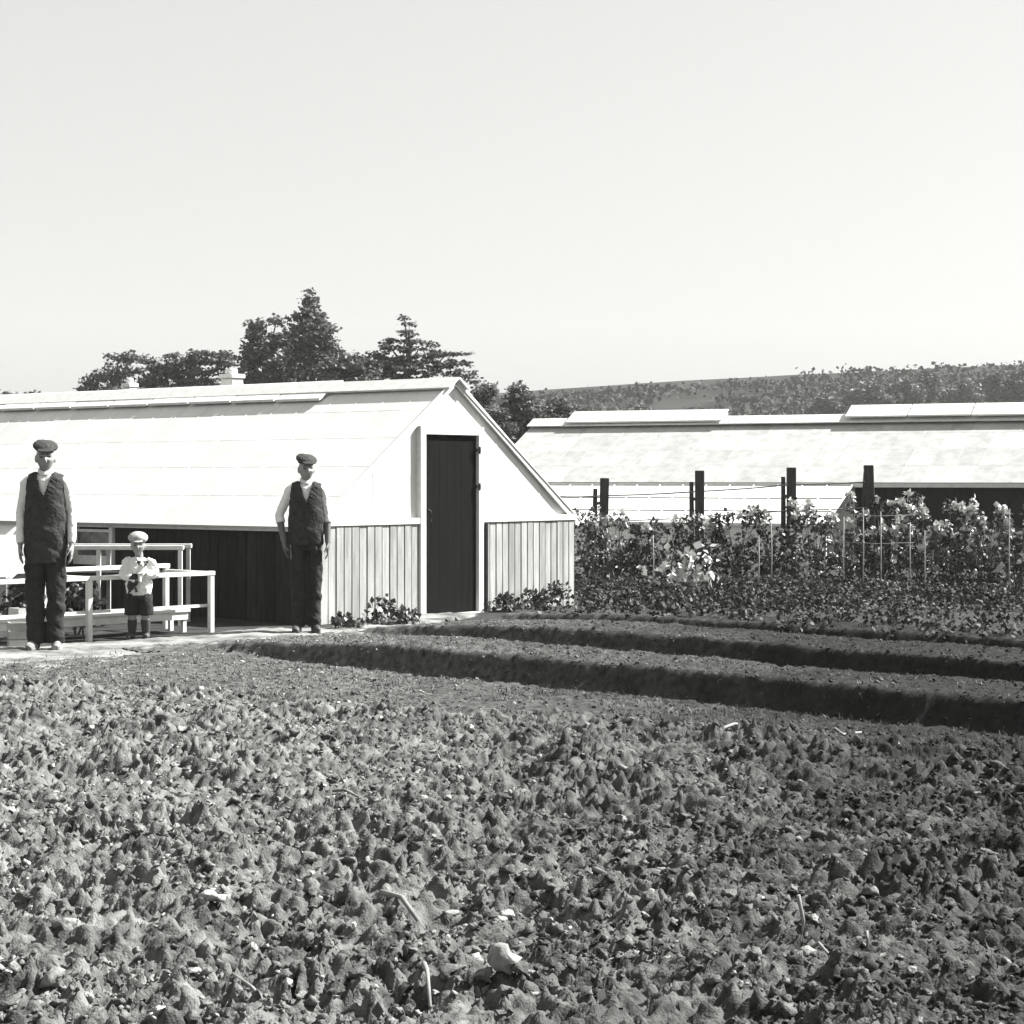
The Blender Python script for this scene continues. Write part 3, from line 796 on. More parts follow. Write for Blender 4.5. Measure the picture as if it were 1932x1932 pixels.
# basket on the left end of the staging
bq = bw_(-.98, .34, TZ+.02)
bk_ = empty('basket', bq, 0, 'dark shallow basket of seedlings on the staging beside the left man', 'basket')
m_ = MB(); n = 20; rings = [(.10, 0), (.135, .03), (.155, .07), (.145, .072), (.12, .035), (.09, .015)]
for r_, z_ in rings:
    for k_ in range(n): m_.v.append((r_*math.cos(k_*6.283/n)*1.2, r_*math.sin(k_*6.283/n), z_))
for i in range(len(rings)-1):
    for k_ in range(n): m_.f.append((i*n+k_, i*n+(k_+1) % n, (i+1)*n+(k_+1) % n, (i+1)*n+k_))
m_.f.append(tuple(range(n-1, -1, -1))); m_.f.append(tuple(range((len(rings)-1)*n, len(rings)*n)))
m_.build('bowl', M['pot'], bk_, True)
vv = []; ff = []; leaf_cloud(vv, ff, (0, 0, .09), (.13, .10, .05), 50, .05, .8)
link_mesh('seedlings', np_mesh('seedlings', np.concatenate(vv), np.concatenate(ff)), M['leaf_dark'], bk_)
# seed boxes on the low bench
for x, lab in ((.95, 'small white seed box on the low bench left of the bench post'), (1.42, 'small white seed box on the low bench right of the bench post')):
    bx = empty('seed_box', lw+bd*x+Vector((0, 0, .217)), bang, lab, 'box', 'seed boxes on the low bench')
    m_ = MB(); m_.box(-.11, .11, -.08, -.066, 0, .085); m_.box(-.11, .11, .066, .08, 0, .085); m_.box(-.11, -.096, -.065, .065, 0, .085); m_.box(.096, .11, -.065, .065, 0, .085); m_.box(-.095, .095, -.065, .065, .003, .055)
    m_.build('tray', M['crate'], bx)
    vv = []; ff = []; leaf_cloud(vv, ff, (0, 0, .10), (.08, .05, .03), 26, .04, .8)
    link_mesh('seedlings', np_mesh('seedlings', np.concatenate(vv), np.concatenate(ff)), M['leaf_dark'], bx)
# dark plants growing behind the staging
for x, y, hw, h, lab in [(-.15, .75, .30, .52, 'dark bushy plant behind the staging right of the left man'),
                         (.38, .72, .28, .50, 'dark bushy plant behind the staging beside the boy'),
                         (-.95, .85, .34, .50, 'dark bushy plant behind the staging at the left edge')]:
    b = bw_(x, y)
    plant('potted_plant', lab, 'plant', b, [(0, 0, h*.45, hw, .2, h*.4, 170), (0, 0, h*.8, hw*.7, .16, h*.22, 70)], 0, .07, M['leaf_dark'], 'dark plants behind the staging', stems=5, flat=.8)

# ------------------------------------------------------------------ trees
TREEM = {}
def tree(name, label, Y, ell, m, card, dens, base_px, limbs=5, group=None, flatness=1.0, loose=.0):
    """ell: crown lobes in picture units (cx,cy,rx,ry) standing at distance Y, turned into metres"""
    k = Y/F
    base = Vector(((base_px-966)*k, Y, 0))
    root = empty(name, base, 0, label, 'tree', group)
    VV = []; off = 0; FF = []
    allc = []
    for e in ell:
        cx, cy, rx, ry = e[:4]
        c = np.array([(cx-base_px)*k, 0, CAMZ+(HOR-cy)*k]); r = np.array([rx*k, max(rx*k*.8, .4), ry*k])
        card_ = card*.62; n = max(60, int(dens*4.2*(rx*ry)/100))
        ncl = max(8, n//34)
        d = RNG.normal(size=(ncl, 3)); d /= np.linalg.norm(d, axis=1)[:, None]
        cl = c+d*(RNG.random(ncl)**.42)[:, None]*r
        allc.append((c, r))
        which = RNG.integers(ncl, size=n)
        spread = np.array([.34, .34, .20*flatness])*card*3.2
        p = cl[which]+RNG.normal(size=(n, 3))*spread*.5
        s_ = card_*RNG.uniform(.5, 1.3, n)
        a = RNG.random(n)*6.283; t = RNG.normal(size=n)*.7*flatness
        ux = np.stack([np.cos(a), np.sin(a), np.sin(t)*.5], 1)*s_[:, None]
        w = RNG.normal(size=(n, 3)); w[:, 2] += 1.2*(1.2-flatness)
        vv = np.cross(ux, w); vv /= (np.linalg.norm(vv, axis=1)[:, None]+1e-6); vv *= (s_*.42)[:, None]
        q = np.stack([p-ux*.5, p+vv, p+ux*.6, p-vv], 1).reshape(-1, 3)
        VV.append(q); FF.append(np.arange(n*4).reshape(-1, 4)+off); off += n*4
    link_mesh('crown', np_mesh('crown', np.concatenate(VV), np.concatenate(FF)), m, root)
    t_ = MB(); top = max(c[2]+r[2]*.6 for c, r in allc); tw = .05+top*.022
    t_.tube([(0, 0, -.1), (random.uniform(-.1, .1), 0, top*.35), (random.uniform(-.2, .2), 0, top*.7), (0, 0, top*.93)], [tw, tw*.75, tw*.45, tw*.1], 8)
    for c, r in allc[:9]:
        z0 = max(.3, c[2]-abs(c[0])*.8-r[2]*.5)
        t_.tube([(0, 0, min(z0, top*.8)), (c[0]*.55, random.uniform(-.2, .2), (min(z0, top*.8)+c[2])/2+.05*r[2]), (c[0], 0, c[2]+r[2]*.3)], [tw*.35, tw*.22, tw*.06], 6)
    t_.build('trunk', M['bark'], root)
    return root
TG = 'trees behind the large glasshouse'
D = 11
tree('shrub_tree', 'tiny dark treetop at the far left above the roof ridge', 95, [(22, 748, 24, 11), (60, 748, 17, 9), (30, 765, 40, 12)], M['tree'], .28, D*2, 35, group=TG)
tree('feathery_tree', 'loose feathery low tree, leftmost of the clump', 85, [(210, 712, 48, 30), (175, 722, 24, 18), (225, 678, 26, 10), (245, 690, 22, 24), (205, 740, 55, 22), (150, 735, 12, 5)], M['tree_soft'], .25, D*1.4, 212, group=TG)
tree('cypress_tree', 'flat topped dark spreading cypress left of the tall pointed tree', 82, [(325, 692, 58, 24), (395, 672, 58, 11), (420, 684, 38, 12), (300, 712, 55, 26), (370, 705, 62, 24), (285, 678, 18, 9), (345, 735, 90, 20)], M['tree'], .25, D*2.2, 345, group=TG, flatness=.6)
tree('broad_tree', 'rounded tree joined to the left side of the tall pointed tree', 78, [(490, 652, 36, 42), (515, 690, 48, 40), (478, 622, 20, 16), (522, 607, 17, 8), (470, 690, 22, 40), (500, 720, 50, 20), (535, 635, 20, 22)], M['tree_soft'], .25, D*2.0, 500, group=TG)
tree('pointed_conifer', 'tall pointed conifer, highest of the trees', 76, [(583, 560, 7, 14), (584, 575, 14, 16), (585, 590, 22, 18), (586, 604, 30, 20), (588, 620, 38, 22), (590, 640, 48, 26), (588, 655, 50, 30), (593, 670, 56, 28), (595, 705, 60, 30), (560, 600, 12, 8), (622, 618, 14, 9)], M['tree_soft'], .24, D*2.0, 588, group=TG)
tree('dark_shrub', 'low dark shrub filling the gap right of the tall conifer', 72, [(660, 695, 42, 26), (635, 705, 36, 22), (690, 700, 30, 24), (660, 725, 70, 20)], M['tree'], .22, D*2.6, 660, group=TG)
tree('layered_cedar', 'ragged cedar with layered boughs behind the gable peak', 74, [(763, 600, 12, 3), (772, 612, 14, 4), (770, 628, 11, 12), (778, 645, 26, 8), (730, 652, 20, 16), (722, 680, 30, 18), (790, 662, 48, 9), (800, 678, 62, 11), (845, 668, 40, 6), (850, 686, 42, 7), (870, 704, 34, 6), (885, 715, 26, 7), (780, 700, 80, 18), (740, 700, 40, 20), (815, 650, 14, 7)], M['tree'], .22, D*2.3, 772, group=TG, flatness=.5)
tree('garden_bush', 'dark bush just right of the gable peak', 58, [(915, 748, 26, 20), (905, 770, 26, 20), (925, 785, 30, 22), (930, 815, 45, 25), (922, 731, 12, 7)], M['tree'], .18, D*2.4, 915, group=TG)
tree('round_bush', 'dense round topped bush in the gap between the two glasshouses', 60, [(980, 738, 22, 18), (978, 758, 30, 20), (985, 785, 36, 28), (965, 815, 30, 28), (1010, 800, 40, 25)], M['tree'], .18, D*2.6, 980, group=TG)
tree('low_bush', 'low spreading bush behind the left end of the long glasshouse', 64, [(1040, 768, 40, 18), (1075, 780, 34, 12), (1020, 790, 50, 20)], M['tree'], .18, D*2.4, 1045, group=TG)

# ------------------------------------------------------------------ hill and its wood
prof = [(-1500, 860), (0, 800), (700, 765), (1010, 741), (1200, 728), (1500, 712), (1750, 700), (1932, 692), (2400, 680), (3200, 670)]
def ridge_py(px): return np.interp(px, [a for a, b in prof], [b for a, b in prof])
def hill_z(x, y):
    px = 966+x*F/330
    top = CAMZ+(HOR-ridge_py(px))*330/F
    t = np.clip((y-130)/200, 0, 1); s_ = t*t*(3-2*t)
    fall = 1-np.clip((y-330)/400, 0, 1)*.6
    return top*s_*fall+.25*(fbm(x*.15, y*.15, 3)-.5)*t-.02
hx = np.concatenate([np.arange(-420, -100, 10), np.arange(-100, 200, 2.0), np.arange(200, 430, 10)]); hy = np.concatenate([np.arange(125, 340, 2.5), np.arange(340, 500, 10)])
ground_grid('hills', hx, hy, hill_z, M['hill'])
# hill trees one can tell apart
HG = 'trees on the hillside'
for (px, py, rx, ry, Y, lab, nm) in [
  (1210, 768, 17, 15, 190, 'small round dark tree low on the hillside above the first roof vent', 'hill_tree'),
  (1160, 776, 14, 8, 200, 'low dark bush left of the small round hillside tree', 'hill_bush'),
  (1440, 772, 30, 13, 185, 'broad low hedge tree on the hillside between the two roof vents', 'hill_tree'),
  (1560, 757, 34, 24, 180, 'dark rounded tree at the left edge of the hillside wood', 'hill_tree'),
  (1640, 742, 44, 32, 190, 'broad tree of the wood above the start of the long roof vent', 'hill_tree'),
  (1705, 735, 34, 34, 195, 'dark tree of the wood just left of the one that breaks the skyline', 'hill_tree'),
  (1748, 722, 26, 34, 200, 'tallest tree of the wood, its tip breaking the skyline', 'hill_tree'),
  (1815, 735, 38, 26, 195, 'pale edged tree in the middle of the right hand wood', 'hill_tree'),
  (1875, 722, 34, 32, 200, 'dark tree of the wood second from the right edge', 'hill_tree'),
  (1925, 722, 34, 36, 200, 'dark tree of the wood at the right edge', 'hill_tree')]:
    py += 8; lob = [(px, py, rx, ry*.8), (px-rx*.4, py+ry*.35, rx*.7, ry*.6), (px+rx*.4, py+ry*.3, rx*.7, ry*.6), (px+rx*.1, py-ry*.6, rx*.35, ry*.4), (px, py+ry*.8, rx, ry*.5)]
    t_ = tree(nm, lab, Y, lob, M['tree'], .55, 26, px, group=HG)
P = []
vv = []; ff = []
off = 0
n = 9000
x = RNG.uniform(-30, 110, n); y = RNG.uniform(150, 312, n)
nz = fbm(x*.07+4, y*.035, 3)
px = 966+x*F/y
pyy = HOR-(hill_z(x, y)-CAMZ)*F/y
kp = (((nz > .41)) & (pyy > ridge_py(px)+13) & (px < 1530)) | ((nz > .50-.10*(px > 1500)) & (px > 1500) & (y < 262+40*RNG.random(n))) | ((y < 178+25*nz) & (nz > .40))
x, y = x[kp], y[kp]; z = hill_z(x, y)
N_ = len(x)*7
c = np.repeat(np.stack([x, y, z+.5], 1), 7, 0)+RNG.normal(size=(N_, 3))*np.array([.8, .8, .35])
s_ = RNG.uniform(.3, .8, N_)
a = RNG.random(N_)*6.283
ux = np.stack([np.cos(a), np.sin(a), RNG.normal(size=N_)*.5], 1)*s_[:, None]
w = np.cross(ux, RNG.normal(size=(N_, 3))); w /= np.linalg.norm(w, axis=1)[:, None]; w *= (s_*.5)[:, None]
V = np.stack([c-ux*.5, c+w, c+ux*.5, c-w], 1).reshape(-1, 3)
tag(link_mesh('hillside_scrub', np_mesh('hillside_scrub', V, np.arange(N_*4).reshape(-1, 4)), M['scrub']), 'grey scrub scattered over the distant hillside', 'scrub', kind='stuff')

# ------------------------------------------------------------------ people
def loft(rings, n=18, capr=True):
    """rings: (x,y,z,rx,ry) -> closed tube; cross-sections perpendicular to the run"""
    V = []; Fs = []
    P = [Vector(r[:3]) for r in rings]
    for i, r in enumerate(rings):
        t = (P[min(i+1, len(P)-1)]-P[max(i-1, 0)]).normalized()
        a = Vector((0, 1, 0)).cross(t)
        if a.length < .1: a = Vector((1, 0, 0))
        a.normalize(); b = t.cross(a).normalized()
        for k in range(n):
            th = 6.28318*k/n; V.append(P[i]+a*(math.cos(th)*r[3])+b*(math.sin(th)*r[4]))
    for i in range(len(rings)-1):
        for k in range(n): Fs.append((i*n+k, i*n+(k+1) % n, (i+1)*n+(k+1) % n, (i+1)*n+k))
    Fs.append(tuple(range(n-1, -1, -1))); e = (len(rings)-1)*n; Fs.append(tuple(range(e, e+n)))
    return V, Fs
def ellipsoid(c, r, rot=None, nu=24, nv=16):
    V = []; Fs = []; c = Vector(c)
    for i in range(nv+1):
        ph = math.pi*i/nv
        for k in range(nu):
            th = 2*math.pi*k/nu
            p = Vector((r[0]*math.sin(ph)*math.cos(th), r[1]*math.sin(ph)*math.sin(th), r[2]*math.cos(ph)))
            if rot: p = rot@p
            V.append(c+p)
    for i in range(nv):
        for k in range(nu): Fs.append((i*nu+k, (i+1)*nu+k, (i+1)*nu+(k+1) % nu, i*nu+(k+1) % nu))
    return V, Fs
def fuse(parts, voxel, smooth_it=3):
    """union of closed shapes as one continuous surface"""
    V = []; Fs = []
    for v, f in parts:
        o_ = len(V); V += [tuple(p) for p in v]; Fs += [tuple(i+o_ for i in q) for q in f]
    me = bpy.data.meshes.new('tmp'); me.from_pydata(V, [], Fs)
    bm = bmesh.new(); bm.from_mesh(me); bmesh.ops.remove_doubles(bm, verts=bm.verts, dist=1e-5); bmesh.ops.recalc_face_normals(bm, faces=bm.faces); bm.to_mesh(me); bm.free()
    ob = bpy.data.objects.new('tmp', me); C.objects.link(ob)
    md = ob.modifiers.new('r', 'REMESH'); md.mode = 'VOXEL'; md.voxel_size = voxel
    if smooth_it:
        sm = ob.modifiers.new('s', 'SMOOTH'); sm.factor = .5; sm.iterations = smooth_it
    dg = bpy.context.evaluated_depsgraph_get(); dg.update()
    out = bpy.data.meshes.new_from_object(ob.evaluated_get(dg))
    bpy.data.objects.remove(ob); bpy.data.meshes.remove(me)
    out.materials.clear()
    return out
def wrinkle(me, amp, fx, fz, seed):
    n = len(me.vertices); co = np.empty(n*3, np.float32); me.vertices.foreach_get('co', co); co = co.reshape(-1, 3)
    no = np.empty(n*3, np.float32); me.vertices.foreach_get('normal', no); no = no.reshape(-1, 3)
    a = fbm(co[:, 0]*fx+co[:, 1]*fx*.7+seed+50, co[:, 2]*fz+co[:, 0]*fz*.5+seed+50, 3)-.5
    co += no*(a*amp)[:, None]; me.vertices.foreach_set('co', co.ravel()); me.update()
def cut_faces(me, pred):
    bm = bmesh.new(); bm.from_mesh(me)
    kill = [f for f in bm.faces if pred(f.calc_center_median())]
    bmesh.ops.delete(bm, geom=kill, context='FACES'); bm.to_mesh(me); bm.free(); me.update()
def add_solidify(o, th):
    md = o.modifiers.new('thickness', 'SOLIDIFY'); md.thickness = th; md.offset = -1

def head_shape(c, k):
    """c centre, k scale (1 = adult head 0.23 m tall); faces -Y"""
    V, Fs = ellipsoid((0, 0, 0), (.074, .094, .114), nu=56, nv=44)
    out = []
    for p in V:
        x, y, z = p
        f = max(0, -y/.094)
        if z < -.02: x *= 1-.30*min(1, (-.02-z)/.09); 
        if z < -.03 and y < 0: y *= 1-.05*min(1, (-.03-z)/.08)
        if z < -.05 and y > 0: y *= .72
        def bumpf(cx, cz, sx, sz): return math.exp(-((x-cx)/sx)**2-((z-cz)/sz)**2)*f
        y += .016*(bumpf(.030, .006, .016, .011)+bumpf(-.030, .006, .016, .011))    # sockets
        y -= .007*(bumpf(.028, .026, .022, .008)+bumpf(-.028, .026, .022, .008))    # brow
        y -= .005*(bumpf(.042, -.022, .018, .016)+bumpf(-.042, -.022, .018, .016))  # cheek
        y -= .006*bumpf(0, -.060, .018, .006)+.006*bumpf(0, -.070, .016, .006)      # lips
        y += .004*bumpf(0, -.0655, .020, .003)
        y -= .010*bumpf(0, -.097, .020, .013)                                        # chin
        out.append(Vector((x, y, z)))
    parts = [([v*k+Vector(c) for v in out], Fs)]
    nose = loft([(0, -.080, .022, .007, .008), (0, -.092, .004, .008, .010), (0, -.104, -.018, .011, .012), (0, -.100, -.032, .013, .012), (0, -.088, -.036, .010, .008)], 12)
    parts.append(([v*k+Vector(c) for v in nose[0]], nose[1]))
    for s_ in (-1, 1):
        e = ellipsoid((s_*.074, .012, -.008), (.010, .019, .032), Matrix.Rotation(s_*.25, 3, 'Z'), 14, 10)
        parts.append(([v*k+Vector(c) for v in e[0]], e[1]))
    return parts
def hand_shape(w, fdir, side, k, curl=.35, thumb=1):
    """relaxed hand hanging from wrist w; fdir points down the forearm"""
    t = Vector(fdir).normalized(); a = Vector((0, 1, 0)); a = (a-t*a.dot(t)).normalized()   # across the knuckles (front to back)
    nrm = t.cross(a).normalized()
    if nrm.x*side > 0: nrm = -nrm       # palm faces the thigh
    w = Vector(w); parts = []
    def ring(d, off, ra, rn): return w+t*d*k+nrm*off*k, ra*k, rn*k
    V = []; Fs = []; n = 14
    rs = [ring(-.02, 0, .026, .020), ring(.02, 0, .032, .019), ring(.06, 0, .040, .016), ring(.092, .003, .040, .013), ring(.10, .004, .034, .009)]
    for c_, ra, rn in rs:
        for q in range(n):
            th = 6.28318*q/n; V.append(c_+a*(math.cos(th)*ra)+nrm*(math.sin(th)*rn))
    for i in range(len(rs)-1):
        for q in range(n): Fs.append((i*n+q, i*n+(q+1) % n, (i+1)*n+(q+1) % n, (i+1)*n+q))
    Fs.append(tuple(range(n-1, -1, -1))); Fs.append(tuple(range((len(rs)-1)*n, len(rs)*n)))
    parts.append((V, Fs))
    def chain(p0, dirs, lens, rad):
        pts_ = [p0]
        for d_, l in zip(dirs, lens): pts_.append(pts_[-1]+d_*l*k)
        m_ = MB(); m_.tube(pts_, [rad*k*(1-.12*i) for i in range(len(pts_))], 9); return [Vector(q) for q in m_.v], m_.f
    for i, (o_, L_) in enumerate(((-.031, .072), (-.0105, .080), (.0105, .075), (.031, .060))):
        p0 = w+t*.085*k+a*o_*k
        c1, c2, c3 = curl*.4, curl*1.1, curl*1.8
        dd = [t*math.cos(c)+nrm*math.sin(c) for c in (c1, c2, c3)]
        parts.append(chain(p0, dd, (L_*.48, L_*.32, L_*.26), .0088))
    p0 = w+t*.03*k-a*.026*k
    d1 = (t*.75-a*.55+nrm*.35).normalized(); d2 = (t*.9-a*.1+nrm*.4).normalized()
    parts.append(chain(p0, [d1, d2, d2], (.036, .030, .022), .0105))
    return parts

def limb(pts, radii, n=16, steps=4):
    """smooth rings through joints"""
    rings = []
    for i in range(len(pts)-1):
        a = Vector(pts[i]); b = Vector(pts[i+1])
        for s_ in range(steps):
            f = s_/steps; rings.append((*a.lerp(b, f), radii[i][0]*(1-f)+radii[i+1][0]*f, radii[i][1]*(1-f)+radii[i+1][1]*f))
    rings.append((*pts[-1], *radii[-1])); return loft(rings, n)

def face_materials(me, hc, k, extra=None):
    """slots: 0 skin, 1 feature, 2 lip, 3 hair, 4 tan/second"""
    for p in me.polygons:
        c_ = p.center; x = (c_.x-hc[0])/k; y = (c_.y-hc[1])/k; z = (c_.z-hc[2])/k
        i = 0
        if abs(x) < .09 and -.13 < z < .13 and y < .12:
            if y < -.055:
                if ((abs(x)-.030)/.013)**2+((z-.005)/.0062)**2 < 1: i = 1
                elif ((abs(x)-.030)/.020)**2+((z-.030-.004*(abs(x) < .03))/.0045)**2 < 1: i = 3
                elif (x/.021)**2+((z+.0655)/.0055)**2 < 1: i = 2
            if z > .0 and y > .03 and i == 0: i = 3
        if extra and i == 0: i = extra(c_) or 0
        p.material_index = i

def man(label, loc, rot, S, leg_w=.085, arm=(None, None), vest_low=.72, legk=1.0, breeches=False, sleeve_roll=False, lean=0, cap_m='cap', vest_m='vest', boot_m='boot', turn=0.0):
    root = empty('person', loc, rot, label, 'person'); root.scale = (S, S, S)
    hc = (0, -.015, 1.578)
    sh = 1.425
    elb = [Vector((-.225, .03, 1.13)), Vector((.225, .03, 1.13))]
    wri = [Vector((-.225, -.045, .885)), Vector((.232, -.045, .885))]
    if arm[0]: elb[0], wri[0] = [Vector(q) for q in arm[0]]
    if arm[1]: elb[1], wri[1] = [Vector(q) for q in arm[1]]
    # body: one continuous surface
    parts = head_shape((0, 0, 0), 1.0)
    rm = Matrix.Rotation(turn, 3, 'Z')
    parts = [([rm@Vector(v)+Vector(hc) for v in vs], f) for vs, f in parts]
    parts.append(loft([(0, .02, 1.40, .062, .062), (0, .012, 1.46, .054, .056), (0, .0, 1.53, .050, .056)], 18))
    parts.append(loft([(0, .01, .88, .145, .095), (0, .0, 1.0, .135, .09), (0, .005, 1.15, .14, .095), (0, .01, 1.30, .155, .10), (0, .02, 1.40, .13, .075), (0, .02, 1.44, .07, .05)], 22))
    for i, s_ in enumerate((-1, 1)):
        parts.append(limb([(s_*.12, .02, 1.39), (s_*.155, .02, 1.375), elb[i], wri[i]], [(.045, .045), (.048, .048), (.040, .040), (.027, .027)]))
        parts += hand_shape(wri[i], (wri[i]-elb[i]).normalized()*.6+Vector((0, 0, -.4)), s_, 1.0)
        parts.append(limb([(s_*.08, .01, .92), (s_*.085, .0, .50), (s_*leg_w, .015, .09)], [(.085, .09), (.058, .06), (.04, .042)]))
    me = fuse(parts, .0042, 2)
    bodym = [M['skin'], M['feature'], M['lip'], M['hair'], M['tan']]
    inv = rm.transposed()
    for p in me.polygons: pass
    # face marks follow the turned head
    class _P: pass
    def fm_(me):
        for p in me.polygons:
            q = inv@(Vector(p.center)-Vector(hc)); x, y, z = q; i = 0
            if abs(x) < .09 and -.13 < z < .13 and y < .12:
                if y < -.05:
                    if ((abs(x)-.030)/.014)**2+((z-.006)/.0068)**2 < 1: i = 1
                    elif ((abs(x)-.030)/.021)**2+((z-.029)/.005)**2 < 1: i = 3
                    elif (x/.022)**2+((z+.0655)/.0055)**2 < 1: i = 2
                elif z > -.015 and y > -.005 and abs(x) < .078: i = 3
                if z > -.06 and y > .03: i = 3
            elif sleeve_roll and p.center.z < 1.15 and abs(p.center.x) > .15: i = 4
            p.material_index = i
    fm_(me)
    link_mesh('body', me, bodym, root, True)
    # shirt
    sp = [loft([(0, .01, .86, .158, .108), (0, .0, 1.0, .152, .105), (0, .005, 1.15, .158, .11), (0, .01, 1.30, .156, .113), (0, .02, 1.40, .135, .088), (0, .02, 1.445, .085, .066)], 22)]
    for i, s_ in enumerate((-1, 1)):
        e, w = elb[i], wri[i]
        if sleeve_roll:
            end = e.lerp(w, .28)
            sp.append(limb([(s_*.11, .02, 1.395), (s_*.160, .02, 1.37), e, end], [(.046, .052), (.047, .056), (.043, .050), (.047, .050)]))
        else:
            end = e.lerp(w, .97)
            sp.append(limb([(s_*.11, .02, 1.395), (s_*.160, .02, 1.37), e, e.lerp(w, .8), end], [(.046, .052), (.047, .056), (.040, .047), (.037, .042), (.030, .033)]))
    me = fuse(sp, .008, 2); wrinkle(me, .013, 20, 26, 3)
    link_mesh('shirt', me, M['shirt'], root, True)
    cv = MB(); n = 26
    for z_, r_ in ((1.455, .066), (1.49, .062), (1.49, .057), (1.46, .059)):
        for q in range(n):
            th = q*6.28318/n; dip = -.022*max(0, -math.sin(th))**3
            cv.v.append((r_*math.cos(th), .008+r_*math.sin(th), z_+dip))
    for i in range(3):
        for q in range(n): cv.f.append((i*n+q, i*n+(q+1) % n, (i+1)*n+(q+1) % n, (i+1)*n+q))
    cv.build('collar', M['shirt'], root, True)
    # waistcoat with a V
    low = vest_low
    vp = [loft([(0, .01, low, .164, .136), (0, .005, low+.16, .178, .140), (0, .0, 1.0, .178, .138), (0, .005, 1.15, .168, .134), (0, .01, 1.30, .166, .132), (0, .02, 1.395, .172, .116), (0, .02, 1.440, .140, .092), (0, .02, 1.470, .078, .064)], 28)]
    me = fuse(vp, .008, 2); wrinkle(me, .022, 9, 18, 8)
    cut_faces(me, lambda c_: (c_.y < .03 and abs(c_.x) < .34*(c_.z-1.255)) or c_.z > 1.464 or (c_.z < low+.012))
    o = link_mesh('waistcoat', me, M[vest_m], root, True); add_solidify(o, .008)
    bt = MB()
    for q in range(5):
        z_ = 1.22-q*.085; m2 = ellipsoid((.004, -.125-.001*q, z_), (.008, .006, .008), None, 10, 6); o_ = len(bt.v); bt.v += [tuple(v) for v in m2[0]]; bt.f += [tuple(i+o_ for i in f) for f in m2[1]]
    bt.build('buttons', M['iron'], root, True)
    # trousers
    tp = [loft([(0, .01, .80, .165*legk, .118), (0, .01, .90, .165*legk, .118), (0, .005, 1.0, .155, .110)], 22)]
    for s_ in (-1, 1):
        if breeches:
            tp.append(limb([(s_*.075, .01, .86), (s_*.084, 0, .66), (s_*.084, -.005, .48), (s_*.086, .01, .33), (s_*.085, .01, .285)], [(.094, .114), (.090, .104), (.084, .096), (.086, .094), (.066, .072)], 18))
        else: tp.append(limb([(s_*.075, .01, .86), (s_*.084, 0, .66), (s_*.086, -.005, .46), (s_*leg_w, .01, .20), (s_*leg_w, .005, .055)], [(.092*legk, .112), (.085*legk, .098), (.076*legk, .084), (.074*legk, .080), (.076*legk, .086)], 18))
    me = fuse(tp, .007, 2); wrinkle(me, .030, 10, 17, 15)
    link_mesh('trousers', me, M['trouser'], root, True)
    if breeches:
        for s_ in (-1, 1):
            me = fuse([limb([(s_*.085, .01, .34), (s_*.086, .012, .24), (s_*leg_w, .012, .10)], [(.060, .064), (.058, .062), (.046, .050)], 16)], .006, 1); wrinkle(me, .010, 24, 30, 5)
            link_mesh('gaiter', me, M['boot'], root, True)
    for s_ in (-1, 1):
        fx = s_*(leg_w+.012)
        bp_ = [loft([(fx, .02, .012, .042, .05), (fx, .02, .08, .042, .05), (fx, .02, .15, .045, .05)], 16),
               loft([(fx-s_*.004, .055, .04, .036, .038), (fx, .0, .042, .042, .042), (fx+s_*.01, -.08, .036, .046, .036), (fx+s_*.016, -.15, .032, .042, .030), (fx+s_*.018, -.185, .028, .026, .020)], 16),
               ellipsoid((fx+s_*.008, -.06, .014), (.048, .135, .014), Matrix.Rotation(s_*.06, 3, 'Z'))]
        me = fuse(bp_, .006, 2); wrinkle(me, .008, 30, 30, 4)
        link_mesh('boot', me, M[boot_m], root, True)
    # flat cap
    capm = Matrix.Rotation(turn, 4, 'Z')
    cp_ = [ellipsoid((0, .0, .098), (.104, .124, .044), Matrix.Rotation(.30, 3, 'X')@Matrix.Rotation(.10, 3, 'Y')), ellipsoid((0, .005, .080), (.080, .100, .040)),
           ellipsoid((0, .045, .102), (.092, .082, .034)), ellipsoid((0, -.118, .062), (.068, .050, .0095), Matrix.Rotation(.30, 3, 'X'))]
    me = fuse([([rm@v+Vector(hc) for v in vs], f) for vs, f in cp_], .006, 2); wrinkle(me, .012, 25, 25, 9)
    link_mesh('cap', me, M[cap_m], root, True)
    return root

m1 = gnd(86, 1226)
man('taller man in flat cap and long dark waistcoat standing on the path at the left', m1, R(4), 1.03,
    leg_w=.078, boot_m='boot_dusty', turn=R(8),
    arm=(((-.205, .035, 1.13), (-.200, -.03, .87)), ((.208, .035, 1.13), (.216, -.03, .87))), vest_low=.70)
m2 = gnd(578, 1193)
man('younger man in flat cap with rolled white sleeves standing at the corner of the gable', m2, R(6), .975,
    leg_w=.074, legk=.86, sleeve_roll=True, cap_m='cap', vest_m='vest2', turn=R(12), boot_m='boot',
    arm=(((-.262, .05, 1.13), (-.215, -.02, .88)), ((.200, .03, 1.13), (.205, -.05, .87))), vest_low=.84)

